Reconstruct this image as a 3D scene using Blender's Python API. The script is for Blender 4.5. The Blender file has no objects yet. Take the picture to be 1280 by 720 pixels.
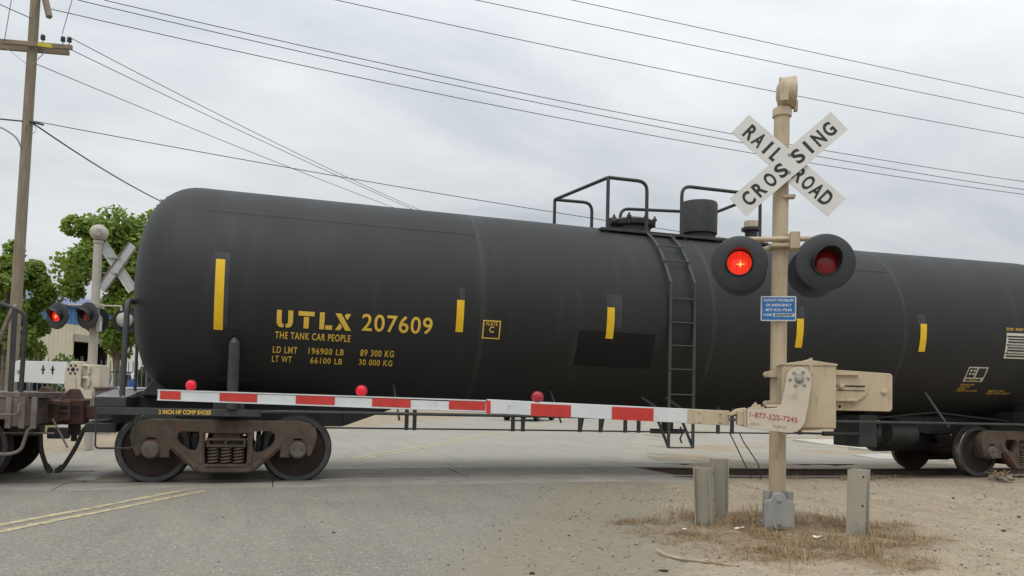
import bpy, bmesh, math, random
from mathutils import Vector, Matrix
rnd = random.Random(7)
PI = math.pi
scene = bpy.context.scene
col = scene.collection

# ---------------------------------------------------------------- camera
YAW, PITCH, ROLL, CAMH = math.radians(17.4), 0.0466, 0.0247, 1.2
F_ = Vector((math.sin(YAW)*math.cos(PITCH), math.cos(YAW)*math.cos(PITCH), math.sin(PITCH)))
R0 = Vector((math.cos(YAW), -math.sin(YAW), 0)); U0 = R0.cross(F_)
R_ = R0*math.cos(ROLL)+U0*math.sin(ROLL); U_ = U0*math.cos(ROLL)-R0*math.sin(ROLL)
cd = bpy.data.cameras.new('camera'); cam = bpy.data.objects.new('camera', cd); col.objects.link(cam)
cam.matrix_world = Matrix(((R_.x, U_.x, -F_.x, 0), (R_.y, U_.y, -F_.y, 0), (R_.z, U_.z, -F_.z, CAMH), (0, 0, 0, 1)))
cd.sensor_width = 36; cd.lens = 28.125; cd.shift_y = 90/1280; cd.clip_end = 3000; cd.clip_start = .05
scene.camera = cam
# ---------------------------------------------------------------- sky
SUN_EL, SUN_AZ = math.radians(62), math.radians(215)     # azimuth clockwise from +Y
w = bpy.data.worlds.new('World'); scene.world = w; w.use_nodes = True
nt = w.node_tree; N = nt.nodes; Lk = nt.links; N.clear()
def nd(t, **k):
    n = N.new(t)
    for a, b in k.items(): setattr(n, a, b)
    return n
out = nd('ShaderNodeOutputWorld'); bg = nd('ShaderNodeBackground')
sky = nd('ShaderNodeTexSky'); sky.sky_type = 'NISHITA'; sky.sun_disc = False
sky.sun_elevation = SUN_EL; sky.sun_rotation = SUN_AZ; sky.air_density = 1; sky.dust_density = 3
tc = nd('ShaderNodeTexCoord'); sep = nd('ShaderNodeSeparateXYZ'); Lk.new(tc.outputs['Generated'], sep.inputs[0])
def mth(op, a, b=None):
    m = nd('ShaderNodeMath', operation=op)
    for i, v in enumerate((a, b)):
        if v is None: continue
        if isinstance(v, (int, float)): m.inputs[i].default_value = v
        else: Lk.new(v, m.inputs[i])
    return m.outputs[0]
zz = mth('MAXIMUM', sep.outputs[2], 0.0); den = mth('ADD', zz, .22)
cmb = nd('ShaderNodeCombineXYZ')
Lk.new(mth('DIVIDE', sep.outputs[0], den), cmb.inputs[0]); Lk.new(mth('DIVIDE', sep.outputs[1], den), cmb.inputs[1])
def cnoise(scale, detail, rough, loc):
    mp = nd('ShaderNodeMapping'); mp.inputs['Location'].default_value = loc; mp.inputs['Rotation'].default_value = (0, 0, .5)
    mp.inputs['Scale'].default_value = (scale*.6, scale, 1); Lk.new(cmb.outputs[0], mp.inputs[0])
    n = nd('ShaderNodeTexNoise'); n.inputs['Scale'].default_value = 1; n.inputs['Detail'].default_value = detail; n.inputs['Roughness'].default_value = rough
    n.inputs['Distortion'].default_value = .5
    Lk.new(mp.outputs[0], n.inputs['Vector']); return n.outputs[0]
n1 = cnoise(1.1, 7, .55, (3, 1, 0)); n2 = cnoise(3.2, 6, .6, (7, 2, 5))
cl = mth('ADD', mth('MULTIPLY', n1, .7), mth('MULTIPLY', n2, .3))
ramp = nd('ShaderNodeValToRGB'); Lk.new(cl, ramp.inputs[0])
e = ramp.color_ramp.elements
e[0].position = .34; e[0].color = (.49, .53, .565, 1); e[1].position = .66; e[1].color = (.80, .82, .835, 1)
m_ = e.new(.5); m_.color = (.645, .675, .70, 1)
# overcast sky: brighter overhead than at the horizon
grad = mth('ADD', mth('MULTIPLY', mth('POWER', zz, 1.4), 1.5), .90)
cv = nd('ShaderNodeVectorMath', operation='SCALE'); Lk.new(ramp.outputs[0], cv.inputs[0]); Lk.new(grad, cv.inputs['Scale'])
sk = nd('ShaderNodeVectorMath', operation='SCALE'); Lk.new(sky.outputs[0], sk.inputs[0]); sk.inputs['Scale'].default_value = .1
mx = nd('ShaderNodeMix', data_type='RGBA'); mx.inputs[0].default_value = .92
Lk.new(sk.outputs[0], mx.inputs[6]); Lk.new(cv.outputs[0], mx.inputs[7])
Lk.new(mx.outputs[2], bg.inputs[0]); bg.inputs[1].default_value = 1.0; Lk.new(bg.outputs[0], out.inputs[0])
sl = bpy.data.lights.new('sun', 'SUN'); sl.energy = 1.1; sl.angle = math.radians(35); sl.color = (1, .96, .9)
so = bpy.data.objects.new('sun', sl); col.objects.link(so); so.location = (0, 0, 40)
sd = Vector((math.sin(SUN_AZ)*math.cos(SUN_EL), math.cos(SUN_AZ)*math.cos(SUN_EL), math.sin(SUN_EL)))
so.rotation_euler = sd.to_track_quat('Z', 'Y').to_euler()
vs = scene.view_settings; vs.view_transform = 'Standard'; vs.look = 'None'; vs.exposure = 0.0; vs.gamma = 1

# ---------------------------------------------------------------- materials
def mat(name, c1, c2=None, scale=4, rough=.7, metal=0, bump=0, bscale=60, stretch=(1, 1, 1), lo=.38, hi=.64,
        c3=None, s3=30, lo3=.6, hi3=.7, emit=None, es=0, spec=.5, bdist=.01, rough2=None, trans=0, stretch3=(1, 1, 1)):
    m = bpy.data.materials.new(name); m.use_nodes = True; t = m.node_tree; n = t.nodes; l = t.links
    b = n['Principled BSDF']; b.inputs['Roughness'].default_value = rough; b.inputs['Metallic'].default_value = metal
    b.inputs['Specular IOR Level'].default_value = spec
    co = n.new('ShaderNodeTexCoord')
    def noise(sc, st, det=8):
        mp = n.new('ShaderNodeMapping'); mp.inputs['Scale'].default_value = st; l.new(co.outputs['Object'], mp.inputs[0])
        q = n.new('ShaderNodeTexNoise'); q.inputs['Scale'].default_value = sc; q.inputs['Detail'].default_value = det; q.inputs['Roughness'].default_value = .6
        l.new(mp.outputs[0], q.inputs['Vector']); return q.outputs[0]
    def rng(v, a, bb, x=0., y=1.):
        r = n.new('ShaderNodeMapRange'); r.inputs[1].default_value = a; r.inputs[2].default_value = bb; r.inputs[3].default_value = x; r.inputs[4].default_value = y
        l.new(v, r.inputs[0]); return r.outputs[0]
    def mix(f, a, bb):
        q = n.new('ShaderNodeMix'); q.data_type = 'RGBA'; l.new(f, q.inputs[0])
        for i, v in ((6, a), (7, bb)):
            if isinstance(v, tuple): q.inputs[i].default_value = (*v, 1)
            else: l.new(v, q.inputs[i])
        return q.outputs[2]
    if c2 is None: c2 = tuple(x*.8 for x in c1)
    f = rng(noise(scale, stretch), lo, hi); c = mix(f, c1, c2)
    if c3: c = mix(rng(noise(s3, stretch3), lo3, hi3), c, c3)
    l.new(c, b.inputs['Base Color'])
    if rough2 is not None: l.new(rng(f, 0, 1, rough, rough2), b.inputs['Roughness'])
    if bump:
        bn = n.new('ShaderNodeBump'); bn.inputs['Strength'].default_value = bump; bn.inputs['Distance'].default_value = bdist
        l.new(noise(bscale, (1, 1, 1), 4), bn.inputs['Height']); l.new(bn.outputs[0], b.inputs['Normal'])
    if emit: b.inputs['Emission Color'].default_value = (*emit, 1); b.inputs['Emission Strength'].default_value = es
    if trans: b.inputs['Transmission Weight'].default_value = trans
    return m
M = {}
M['tank'] = mat('tank_paint', (.0128, .0132, .0138), (.0190, .0194, .0200), 1.4, .56, spec=.42, bump=.05, bscale=9, stretch=(1, .35, .35), c3=(.034, .033, .031), s3=2.2, lo3=.55, hi3=.85, stretch3=(2.2, .2, .2), rough2=.66, bdist=.02)
M['tank2'] = mat('patch_paint', (.006, .0063, .0066), (.008, .0083, .0086), 3, .75, spec=.3)
M['seam'] = mat('weld_paint', (.019, .0195, .020), (.027, .0265, .026), 3, .6)
M['newpaint'] = mat('repaint', (.034, .038, .043), (.020, .022, .025), 9, .5)
M['black'] = mat('black_steel', (.022, .023, .024), (.038, .037, .035), 6, .55, bump=.1, bscale=50)
M['sill'] = mat('sill_paint', (.030, .034, .036), (.05, .05, .047), 5, .5, c3=(.10, .08, .06), s3=14, lo3=.64, hi3=.76)
M['grey'] = mat('platform_grey', (.50, .51, .50), (.40, .40, .39), 8, .6)
M['rust'] = mat('rusty_truck', (.070, .052, .040), (.112, .080, .056), 7, .85, bump=.4, bscale=70, c3=(.15, .066, .038), s3=6, lo3=.56, hi3=.74)
M['rust2'] = mat('rusty_coupler', (.072, .036, .025), (.115, .058, .040), 6, .85, bump=.35, bscale=60, c3=(.05, .03, .025), s3=9, lo3=.55, hi3=.7)
M['decal_rust'] = mat('flat_car_brown', (.13, .10, .085), (.20, .165, .145), 6, .8, bump=.2, bscale=40, c3=(.08, .045, .03), s3=10, lo3=.55, hi3=.7)
M['tread'] = mat('polished_tread', (.30, .31, .32), (.22, .22, .22), 12, .32, metal=.8)
M['rim'] = mat('wheel_rim', (.055, .058, .060), (.085, .086, .085), 9, .5, metal=.4)
M['plate'] = mat('wheel_plate', (.030, .020, .017), (.046, .030, .023), 5, .85, bump=.2, bscale=50)
M['cap'] = mat('bearing_cap', (.10, .075, .06), (.14, .12, .10), 9, .7, bump=.2)
M['spring'] = mat('spring_steel', (.13, .09, .065), (.09, .07, .055), 9, .7)
M['yellow'] = mat('yellow_paint', (.78, .50, .06), (.68, .43, .06), 20, .5, c3=(.30, .2, .03), s3=60, lo3=.66, hi3=.74)
M['ystrip'] = mat('yellow_reflector', (.80, .50, .01), (.72, .44, .01), 10, .35)
M['whitedec'] = mat('white_decal', (.62, .60, .52), (.5, .48, .42), 14, .5)
M['tan'] = mat('tan_enamel', (.445, .355, .235), (.50, .41, .285), 4, .5, bump=.05, bscale=30, c3=(.27, .205, .135), s3=7, lo3=.55, hi3=.78, stretch3=(2, 2, .4))
M['tan2'] = mat('pale_tan_enamel', (.52, .46, .355), (.57, .51, .405), 4, .5, c3=(.34, .27, .19), s3=9, lo3=.58, hi3=.78)
M['paletan'] = mat('faded_tan', (.40, .37, .31), (.46, .425, .36), 4, .6, c3=(.30, .26, .20), s3=7, lo3=.58, hi3=.78)
M['galv'] = mat('galvanised_post', (.385, .35, .275), (.33, .32, .27), 3, .6, metal=.1, bump=.1, bscale=30, c3=(.27, .30, .29), s3=5, lo3=.5, hi3=.7)
M['castgrey'] = mat('cast_grey', (.27, .275, .265), (.33, .325, .30), 6, .65, metal=.15, bump=.2, bscale=50)
M['signwhite'] = mat('sign_white', (.62, .62, .585), (.68, .68, .64), 5, .4, c3=(.55, .50, .40), s3=8, lo3=.68, hi3=.8)
M['signback'] = mat('sign_back', (.42, .43, .43), (.5, .5, .49), 6, .45, metal=.3)
M['letterblk'] = mat('letter_black', (.018, .018, .018), None, 10, .5)
M['lampblk'] = mat('lamp_black', (.020, .022, .025), (.03, .032, .034), 6, .42)
M['lampgrey'] = mat('lamp_grey', (.42, .41, .37), (.5, .48, .43), 6, .5)
M['lens_on'] = mat('lens_lit', (.60, .02, .012), (.5, .015, .01), 40, .25, emit=(1, .035, .012), es=.8, stretch=(1, .1, 1))
M['bulb'] = mat('bulb_glow', (1, .4, .1), None, 10, .3, emit=(1, .30, .05), es=2.2)
M['lens_off'] = mat('lens_dark', (.26, .010, .016), (.17, .008, .012), 30, .15)
M['armlens'] = mat('arm_lamp_red', (.50, .008, .03), (.42, .006, .024), 30, .12, emit=(1, .015, .04), es=.32)
M['armlens_dim'] = mat('arm_lamp_dim', (.42, .03, .055), (.36, .025, .045), 30, .25)
M['red'] = mat('red_sheeting', (.56, .040, .028), (.47, .032, .024), 7, .4, c3=(.4, .12, .09), s3=50, lo3=.68, hi3=.78)
M['white'] = mat('white_sheeting', (.64, .66, .66), (.57, .60, .60), 5, .4, c3=(.40, .39, .35), s3=9, lo3=.58, hi3=.8)
M['blue'] = mat('blue_sign', (.015, .17, .50), (.012, .14, .43), 9, .4)
M['printw'] = mat('print_white', (.72, .74, .76), None, 9, .5)
M['printred'] = mat('print_red', (.36, .07, .05), (.42, .14, .10), 30, .6)
M['rubber'] = mat('hose_rubber', (.025, .024, .022), (.05, .045, .04), 10, .8)
M['rail'] = mat('rail_side', (.10, .065, .045), (.14, .10, .075), 7, .8, bump=.15)
M['wood'] = mat('pole_wood', (.205, .170, .122), (.275, .235, .175), 3, .9, bump=.4, bscale=30, stretch=(6, 6, .5), c3=(.16, .125, .09), s3=4, lo3=.56, hi3=.7, stretch3=(8, 8, .3))
M['woodarm'] = mat('crossarm_wood', (.19, .155, .115), (.26, .215, .165), 5, .9, stretch=(.5, 4, 4))
M['postertan'] = mat('pale_pole_panel', (.52, .47, .36), (.42, .36, .27), 4, .8)
M['wire'] = mat('cable', (.045, .05, .055), None, 5, .6)
M['insul'] = mat('insulator', (.035, .04, .05), None, 5, .3)
M['steel'] = mat('galv_steel', (.38, .39, .40), None, 9, .45, metal=.6)
M['ytag'] = mat('yellow_tag', (.55, .48, .04), None, 9, .6)
M['bark'] = mat('bark', (.12, .09, .065), (.2, .16, .12), 6, .95, bump=.5, bscale=20, stretch=(3, 3, .6))
def leafmat(name, a, b):
    m = mat(name, a, b, .9, .55, lo=.4, hi=.6)
    t = m.node_tree; n = t.nodes; l = t.links
    p = n['Principled BSDF']; tr = n.new('ShaderNodeBsdfTranslucent'); ms = n.new('ShaderNodeMixShader'); ms.inputs[0].default_value = .3
    tr.inputs[0].default_value = (min(1, b[0]*1.6), min(1, b[1]*1.6), b[2]*.9, 1)
    o = n['Material Output']; l.new(p.outputs[0], ms.inputs[1]); l.new(tr.outputs[0], ms.inputs[2]); l.new(ms.outputs[0], o.inputs[0]); return m
M['leaf'] = leafmat('leaf_green', (.125, .195, .03), (.21, .29, .05))
M['leaf2'] = leafmat('leaf_dark', (.075, .13, .025), (.13, .195, .038))
M['hedge'] = leafmat('hedge_leaf', (.06, .10, .03), (.09, .15, .045))
M['ygreen'] = leafmat('yellow_green_leaf', (.25, .28, .10), (.32, .33, .15))
M['straw'] = mat('dry_straw', (.33, .235, .125), (.235, .155, .08), 3, .85, c3=(.46, .37, .225), s3=16, lo3=.5, hi3=.7)
M['weed'] = mat('weed_green', (.20, .22, .07), (.34, .30, .13), 2, .85)
M['stone'] = mat('pebble', (.10, .085, .065), (.26, .22, .165), 4, .9, lo=.4, hi=.6)
M['stone2'] = mat('pale_pebble', (.42, .38, .31), (.5, .46, .39), 4, .9)
M['litter'] = mat('paper_litter', (.74, .72, .68), None, 12, .7)
M['twig'] = mat('dead_twig', (.46, .38, .26), (.34, .27, .18), 9, .9)
M['beige'] = mat('beige_siding', (.66, .62, .47), (.60, .55, .41), 1, .6)
M['bluesid'] = mat('blue_siding', (.05, .17, .36), (.06, .2, .4), 1, .5)
M['roof'] = mat('blue_roof', (.085, .10, .22), (.10, .12, .25), 1, .5)
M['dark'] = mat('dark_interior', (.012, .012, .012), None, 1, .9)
M['whitewall'] = mat('white_wall', (.70, .71, .70), (.62, .64, .63), 1, .7)
M['picket'] = mat('picket_grey', (.15, .155, .15), None, 8, .5)
M['iron'] = mat('fence_iron', (.035, .038, .042), None, 8, .5)
M['carblue'] = mat('car_blue', (.03, .075, .16), None, 1, .25, metal=.3)
M['carsilver'] = mat('car_silver', (.42, .48, .53), None, 1, .25, metal=.4)
M['carwhite'] = mat('car_white', (.62, .68, .72), None, 1, .25)
M['cardark'] = mat('car_dark', (.03, .032, .036), None, 1, .25)
M['glass'] = mat('car_glass', (.015, .02, .025), None, 1, .06)
M['tyre'] = mat('tyre', (.02, .02, .02), None, 6, .85)
M['barrel'] = mat('blue_plastic', (.015, .06, .28), None, 4, .4)
M['concrete'] = mat('old_concrete', (.33, .315, .275), (.27, .255, .22), 2.5, .9, bump=.3, bscale=50, c3=(.20, .185, .155), s3=5, lo3=.58, hi3=.74)
M['panel'] = mat('concrete_panel', (.25, .232, .195), (.31, .29, .248), 1.6, .85, bump=.25, bscale=60, c3=(.15, .135, .11), s3=3, lo3=.56, hi3=.76, stretch3=(.5, 2, 1))
M['panelgauge'] = mat('gauge_panel', (.225, .197, .155), (.27, .238, .19), 1.6, .9, bump=.25, bscale=60, c3=(.12, .105, .085), s3=3, lo3=.55, hi3=.75, stretch3=(.5, 2, 1))
M['slab'] = mat('pale_slab', (.50, .48, .42), (.42, .40, .34), 2, .9, bump=.2, bscale=40)
M['mortar'] = mat('joint_fill', (.34, .33, .30), (.27, .26, .23), 4, .9)

def surface_mat(name, cols, big, speck, speckcol, speckcol2, bump=.5, tint=None, crease=0., blend=None):
    """aged road / dirt: two broad noises, two sizes of aggregate specks, grain bump"""
    m = bpy.data.materials.new(name); m.use_nodes = True; t = m.node_tree; n = t.nodes; l = t.links
    b = n['Principled BSDF']; b.inputs['Roughness'].default_value = .92; b.inputs['Specular IOR Level'].default_value = .25
    co = n.new('ShaderNodeTexCoord')
    def noise(sc, det=8, st=(1, 1, 1), ro=.6):
        mp = n.new('ShaderNodeMapping'); mp.inputs['Scale'].default_value = st; mp.inputs['Rotation'].default_value = (0, 0, -.487); l.new(co.outputs['Object'], mp.inputs[0])
        q = n.new('ShaderNodeTexNoise'); q.inputs['Scale'].default_value = sc; q.inputs['Detail'].default_value = det; q.inputs['Roughness'].default_value = ro
        l.new(mp.outputs[0], q.inputs['Vector']); return q.outputs[0]
    def rng(v, a, bb):
        r = n.new('ShaderNodeMapRange'); r.inputs[1].default_value = a; r.inputs[2].default_value = bb; l.new(v, r.inputs[0]); return r.outputs[0]
    def mix(f, a, bb):
        q = n.new('ShaderNodeMix'); q.data_type = 'RGBA'; l.new(f, q.inputs[0])
        for i, v in ((6, a), (7, bb)):
            if isinstance(v, tuple): q.inputs[i].default_value = (*v, 1)
            else: l.new(v, q.inputs[i])
        return q.outputs[2]
    c = mix(rng(noise(big), .36, .64), cols[0], cols[1])
    c = mix(rng(noise(big*2.7, 6, (3, .35, 1)), .45, .75), c, cols[2])
    c = mix(rng(noise(big*9, 4), .52, .72), c, cols[3])
    crs = n.new('ShaderNodeMath'); crs.operation = 'MULTIPLY'; l.new(rng(noise(2.2, 7, (.6, 4.5, 1), .72), .57, .70), crs.inputs[0]); crs.inputs[1].default_value = crease
    c = mix(crs.outputs[0], c, tuple(q*.58 for q in cols[2]))
    crs = n.new('ShaderNodeMath'); crs.operation = 'MULTIPLY'; l.new(rng(noise(7, 6, (.8, 2.2, 1), .7), .60, .70), crs.inputs[0]); crs.inputs[1].default_value = crease
    c = mix(crs.outputs[0], c, tuple(min(1, q*1.25) for q in cols[1]))
    vo = n.new('ShaderNodeTexVoronoi'); vo.inputs['Scale'].default_value = speck; l.new(co.outputs['Object'], vo.inputs['Vector'])
    cellsel = n.new('ShaderNodeSeparateColor'); l.new(vo.outputs['Color'], cellsel.inputs[0])
    dm = n.new('ShaderNodeMath'); dm.operation = 'LESS_THAN'; l.new(vo.outputs['Distance'], dm.inputs[0]); dm.inputs[1].default_value = .42
    sm = n.new('ShaderNodeMath'); sm.operation = 'GREATER_THAN'; l.new(cellsel.outputs[0], sm.inputs[0]); sm.inputs[1].default_value = .68
    mm = n.new('ShaderNodeMath'); mm.operation = 'MULTIPLY'; l.new(dm.outputs[0], mm.inputs[0]); l.new(sm.outputs[0], mm.inputs[1])
    m7 = n.new('ShaderNodeMath'); m7.operation = 'MULTIPLY'; l.new(mm.outputs[0], m7.inputs[0]); m7.inputs[1].default_value = .62
    c = mix(m7.outputs[0], c, speckcol)
    s2 = n.new('ShaderNodeMath'); s2.operation = 'GREATER_THAN'; l.new(cellsel.outputs[1], s2.inputs[0]); s2.inputs[1].default_value = .80
    m2 = n.new('ShaderNodeMath'); m2.operation = 'MULTIPLY'; l.new(dm.outputs[0], m2.inputs[0]); l.new(s2.outputs[0], m2.inputs[1])
    m8 = n.new('ShaderNodeMath'); m8.operation = 'MULTIPLY'; l.new(m2.outputs[0], m8.inputs[0]); m8.inputs[1].default_value = .7
    c = mix(m8.outputs[0], c, speckcol2)
    c = mix(rng(noise(speck*1.6, 3), .62, .78), c, speckcol); c = mix(rng(noise(speck*2.1, 3), .64, .76), c, speckcol2)
    if tint:      # blotches of another earth colour where a mask attribute says so
        at = n.new('ShaderNodeAttribute'); at.attribute_name = 'straw'
        nn = n.new('ShaderNodeMath'); nn.operation = 'MULTIPLY'; l.new(at.outputs['Fac'], nn.inputs[0]); l.new(rng(noise(5, 6), .28, .58), nn.inputs[1])
        c = mix(nn.outputs[0], c, tint)
    if blend:
        at = n.new('ShaderNodeAttribute'); at.attribute_name = blend[0]
        ad = n.new('ShaderNodeMath'); ad.operation = 'ADD'; l.new(at.outputs['Fac'], ad.inputs[0])
        ms = n.new('ShaderNodeMath'); ms.operation = 'MULTIPLY_ADD'; l.new(noise(3.5, 9, (1, 1, 1), .75), ms.inputs[0]); ms.inputs[1].default_value = 1.3; ms.inputs[2].default_value = -.65
        l.new(ms.outputs[0], ad.inputs[1])
        bc = mix(rng(noise(14, 5), .35, .65), blend[1], tuple(q*.82 for q in blend[1]))
        c = mix(rng(ad.outputs[0], .25, .75), c, bc)
    l.new(c, b.inputs['Base Color'])
    bn = n.new('ShaderNodeBump'); bn.inputs['Strength'].default_value = bump; bn.inputs['Distance'].default_value = .012
    l.new(noise(speck*.8, 4), bn.inputs['Height']); l.new(bn.outputs[0], b.inputs['Normal'])
    return m
M['asphalt'] = surface_mat('aged_asphalt', ((.222, .207, .172), (.262, .245, .206), (.192, .183, .160), (.255, .222, .175)), .35, 38, (.115, .102, .082), (.40, .37, .30), .9, crease=.15, blend=('edge', (.262, .234, .178)))
M['asphalt_bright'] = surface_mat('brightened_asphalt', ((.30, .28, .235), (.34, .32, .275), (.27, .255, .22), (.32, .285, .23)), .35, 50, (.12, .105, .085), (.44, .41, .34), .6, crease=.2)  # lighter asphalt copy: the brightness beyond the train is put into the colour
M['dirt'] = surface_mat('dirt', ((.315, .255, .178), (.37, .305, .22), (.265, .215, .15), (.33, .27, .188)), .45, 40, (.12, .095, .07), (.45, .395, .31), 1.0, tint=(.20, .132, .070), crease=.8, blend=('gravel', (.262, .232, .175)))
M['shoulder'] = surface_mat('gravel_shoulder', ((.215, .186, .145), (.255, .222, .175), (.185, .162, .128), (.23, .195, .15)), .7, 42, (.07, .06, .046), (.40, .355, .285), 1.0, crease=.25)
M['dusty'] = surface_mat('dusty_pavement', ((.31, .285, .24), (.36, .335, .285), (.27, .25, .21), (.33, .30, .245)), .5, 45, (.16, .14, .11), (.44, .41, .35), .5)
M['linepaint'] = mat('worn_yellow_line', (.53, .44, .23), (.42, .36, .21), 3, .8, c3=(.25, .23, .185), s3=12, lo3=.47, hi3=.60)

# ---------------------------------------------------------------- mesh helpers
class MB:
    def __init__(s, off=(0, 0, 0)): s.v = []; s.f = []; s.off = Vector(off)
    def add(s, vs, fs):
        k = len(s.v); s.v += [Vector(p) for p in vs]; s.f += [tuple(i+k for i in f) for f in fs]; return s
    def box(s, x0, x1, y0, y1, z0, z1):
        return s.add([(x0, y0, z0), (x1, y0, z0), (x1, y1, z0), (x0, y1, z0), (x0, y0, z1), (x1, y0, z1), (x1, y1, z1), (x0, y1, z1)],
                     [(0, 3, 2, 1), (4, 5, 6, 7), (0, 1, 5, 4), (1, 2, 6, 5), (2, 3, 7, 6), (3, 0, 4, 7)])
    def bar(s, p0, p1, a, b, up=(0, 0, 1)):
        """rectangular bar from p0 to p1; a = width sideways, b = height"""
        p0 = Vector(p0); p1 = Vector(p1); t = (p1-p0).normalized(); u = t.cross(Vector(up))
        if u.length < 1e-4: u = t.cross(Vector((1, 0, 0)))
        u.normalize(); w_ = u.cross(t)
        vs = [p+u*(i*a/2)+w_*(j*b/2) for p in (p0, p1) for i, j in ((-1, -1), (1, -1), (1, 1), (-1, 1))]
        return s.add(vs, [(0, 1, 2, 3), (7, 6, 5, 4), (0, 4, 5, 1), (1, 5, 6, 2), (2, 6, 7, 3), (3, 7, 4, 0)])
    def tube(s, pts, r, n=8, caps=True):
        pts = [Vector(p) for p in pts]; rs = r if isinstance(r, (list, tuple)) else [r]*len(pts)
        t0 = (pts[1]-pts[0]).normalized(); u = t0.orthogonal().normalized(); vs = []; fs = []
        for i, p in enumerate(pts):
            if i == 0: t = t0
            elif i == len(pts)-1: t = (pts[i]-pts[i-1]).normalized()
            else: t = ((pts[i+1]-pts[i]).normalized()+(pts[i]-pts[i-1]).normalized()).normalized()
            u = (u-t*u.dot(t)).normalized(); q = t.cross(u)
            for k in range(n):
                a = 2*PI*k/n; vs.append(p+(u*math.cos(a)+q*math.sin(a))*rs[i])
        for i in range(len(pts)-1):
            for k in range(n):
                k2 = (k+1) % n; fs.append((i*n+k, i*n+k2, (i+1)*n+k2, (i+1)*n+k))
        if caps: fs.append(tuple(range(n-1, -1, -1))); m = (len(pts)-1)*n; fs.append(tuple(range(m, m+n)))
        return s.add(vs, fs)
    def cyl(s, p0, p1, r, r2=None, n=16): return s.tube([p0, p1], [r, r if r2 is None else r2], n)
    def lathe(s, prof, org, axis, n=32, closed=False):
        """prof: (radius, distance along axis)"""
        org = Vector(org); t = Vector(axis).normalized(); u = t.orthogonal().normalized(); q = t.cross(u); vs = []; fs = []
        for r, h in prof:
            for k in range(n):
                a = 2*PI*k/n; vs.append(org+t*h+(u*math.cos(a)+q*math.sin(a))*max(r, .0005))
        m = len(prof)
        for i in range(m-1 if not closed else m):
            j = (i+1) % m
            for k in range(n):
                k2 = (k+1) % n; fs.append((i*n+k, i*n+k2, j*n+k2, j*n+k))
        if not closed: fs.append(tuple(range(n-1, -1, -1))); fs.append(tuple(range((m-1)*n, m*n)))
        return s.add(vs, fs)
    def prism(s, poly, fn, w0, w1):
        n = len(poly); vs = [fn(u, v, w0) for u, v in poly]+[fn(u, v, w1) for u, v in poly]
        fs = [tuple(range(n-1, -1, -1)), tuple(range(n, 2*n))]+[(i, (i+1) % n, n+(i+1) % n, n+i) for i in range(n)]
        return s.add(vs, fs)
    def build(s, name, m, parent=None, smooth=False, bev=0, seg=2, angle=35):
        me = bpy.data.meshes.new(name); me.from_pydata([tuple(p-s.off) for p in s.v], [], s.f)
        bm = bmesh.new(); bm.from_mesh(me); bmesh.ops.recalc_face_normals(bm, faces=bm.faces); bm.to_mesh(me); bm.free()
        return link(name, me, m, parent, smooth, bev, seg, angle)
def link(name, me, m, parent=None, smooth=False, bev=0, seg=2, angle=35):
    if isinstance(m, str): m = M[m]
    me.materials.clear(); me.materials.append(m)
    o = bpy.data.objects.new(name, me); col.objects.link(o)
    if parent: o.parent = parent
    if smooth or bev:
        me.polygons.foreach_set('use_smooth', [True]*len(me.polygons))
        me.set_sharp_from_angle(angle=math.radians(angle))
    if bev:
        b = o.modifiers.new('bevel', 'BEVEL'); b.width = bev; b.segments = seg; b.limit_method = 'ANGLE'; b.angle_limit = math.radians(40); b.harden_normals = True
    return o
def tag(o, label=None, cat=None, group=None, kind=None):
    for k, v in (('label', label), ('category', cat), ('group', group), ('kind', kind)):
        if v: o[k] = v
    return o
def thing(name, label, cat, loc=(0, 0, 0), rz=0, group=None):
    o = bpy.data.objects.new(name, None); col.objects.link(o); o.empty_display_size = .2
    o.location = loc; o.rotation_euler = (0, 0, rz); return tag(o, label, cat, group)
def copy_tree(o, parent=None):
    c = o.copy(); col.objects.link(c); c.parent = parent
    for ch in o.children: copy_tree(ch, c)
    return c
def from_curve(cu):
    ob = bpy.data.objects.new('tmp', cu); col.objects.link(ob)
    dg = bpy.context.evaluated_depsgraph_get(); me = bpy.data.meshes.new_from_object(ob.evaluated_get(dg))
    bpy.data.objects.remove(ob); bpy.data.curves.remove(cu); return me
def outline(splines, ext, bevel=0):
    """filled 2D outline with holes, extruded +-ext"""
    cu = bpy.data.curves.new('tmp', 'CURVE'); cu.dimensions = '2D'; cu.fill_mode = 'BOTH'; cu.extrude = ext; cu.bevel_depth = bevel; cu.bevel_resolution = 1
    for pts in splines:
        sp = cu.splines.new('POLY'); sp.points.add(len(pts)-1); sp.use_cyclic_u = True
        for p, q in zip(sp.points, pts): p.co = (q[0], q[1], 0, 1)
    return from_curve(cu)
def text_mesh(s, size, width=None, bold=0, space=1.0, align='LEFT', height=None):
    cu = bpy.data.curves.new('tmp', 'FONT'); cu.body = s; cu.size = size; cu.offset = bold; cu.space_character = space; cu.align_x = align; cu.fill_mode = 'FRONT'; cu.resolution_u = 5
    me = from_curve(cu)
    xs = [v.co.x for v in me.vertices]; ys = [v.co.y for v in me.vertices]
    if xs:
        sx = width/(max(xs)-min(xs)) if width else 1
        sy = height/(max(ys)-min(ys)) if height else 1
        x0 = min(xs) if align == 'LEFT' else (min(xs)+max(xs))/2
        y0 = min(ys)
        for v in me.vertices: v.co.x = (v.co.x-x0)*sx; v.co.y = (v.co.y-y0)*sy
    return me
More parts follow.
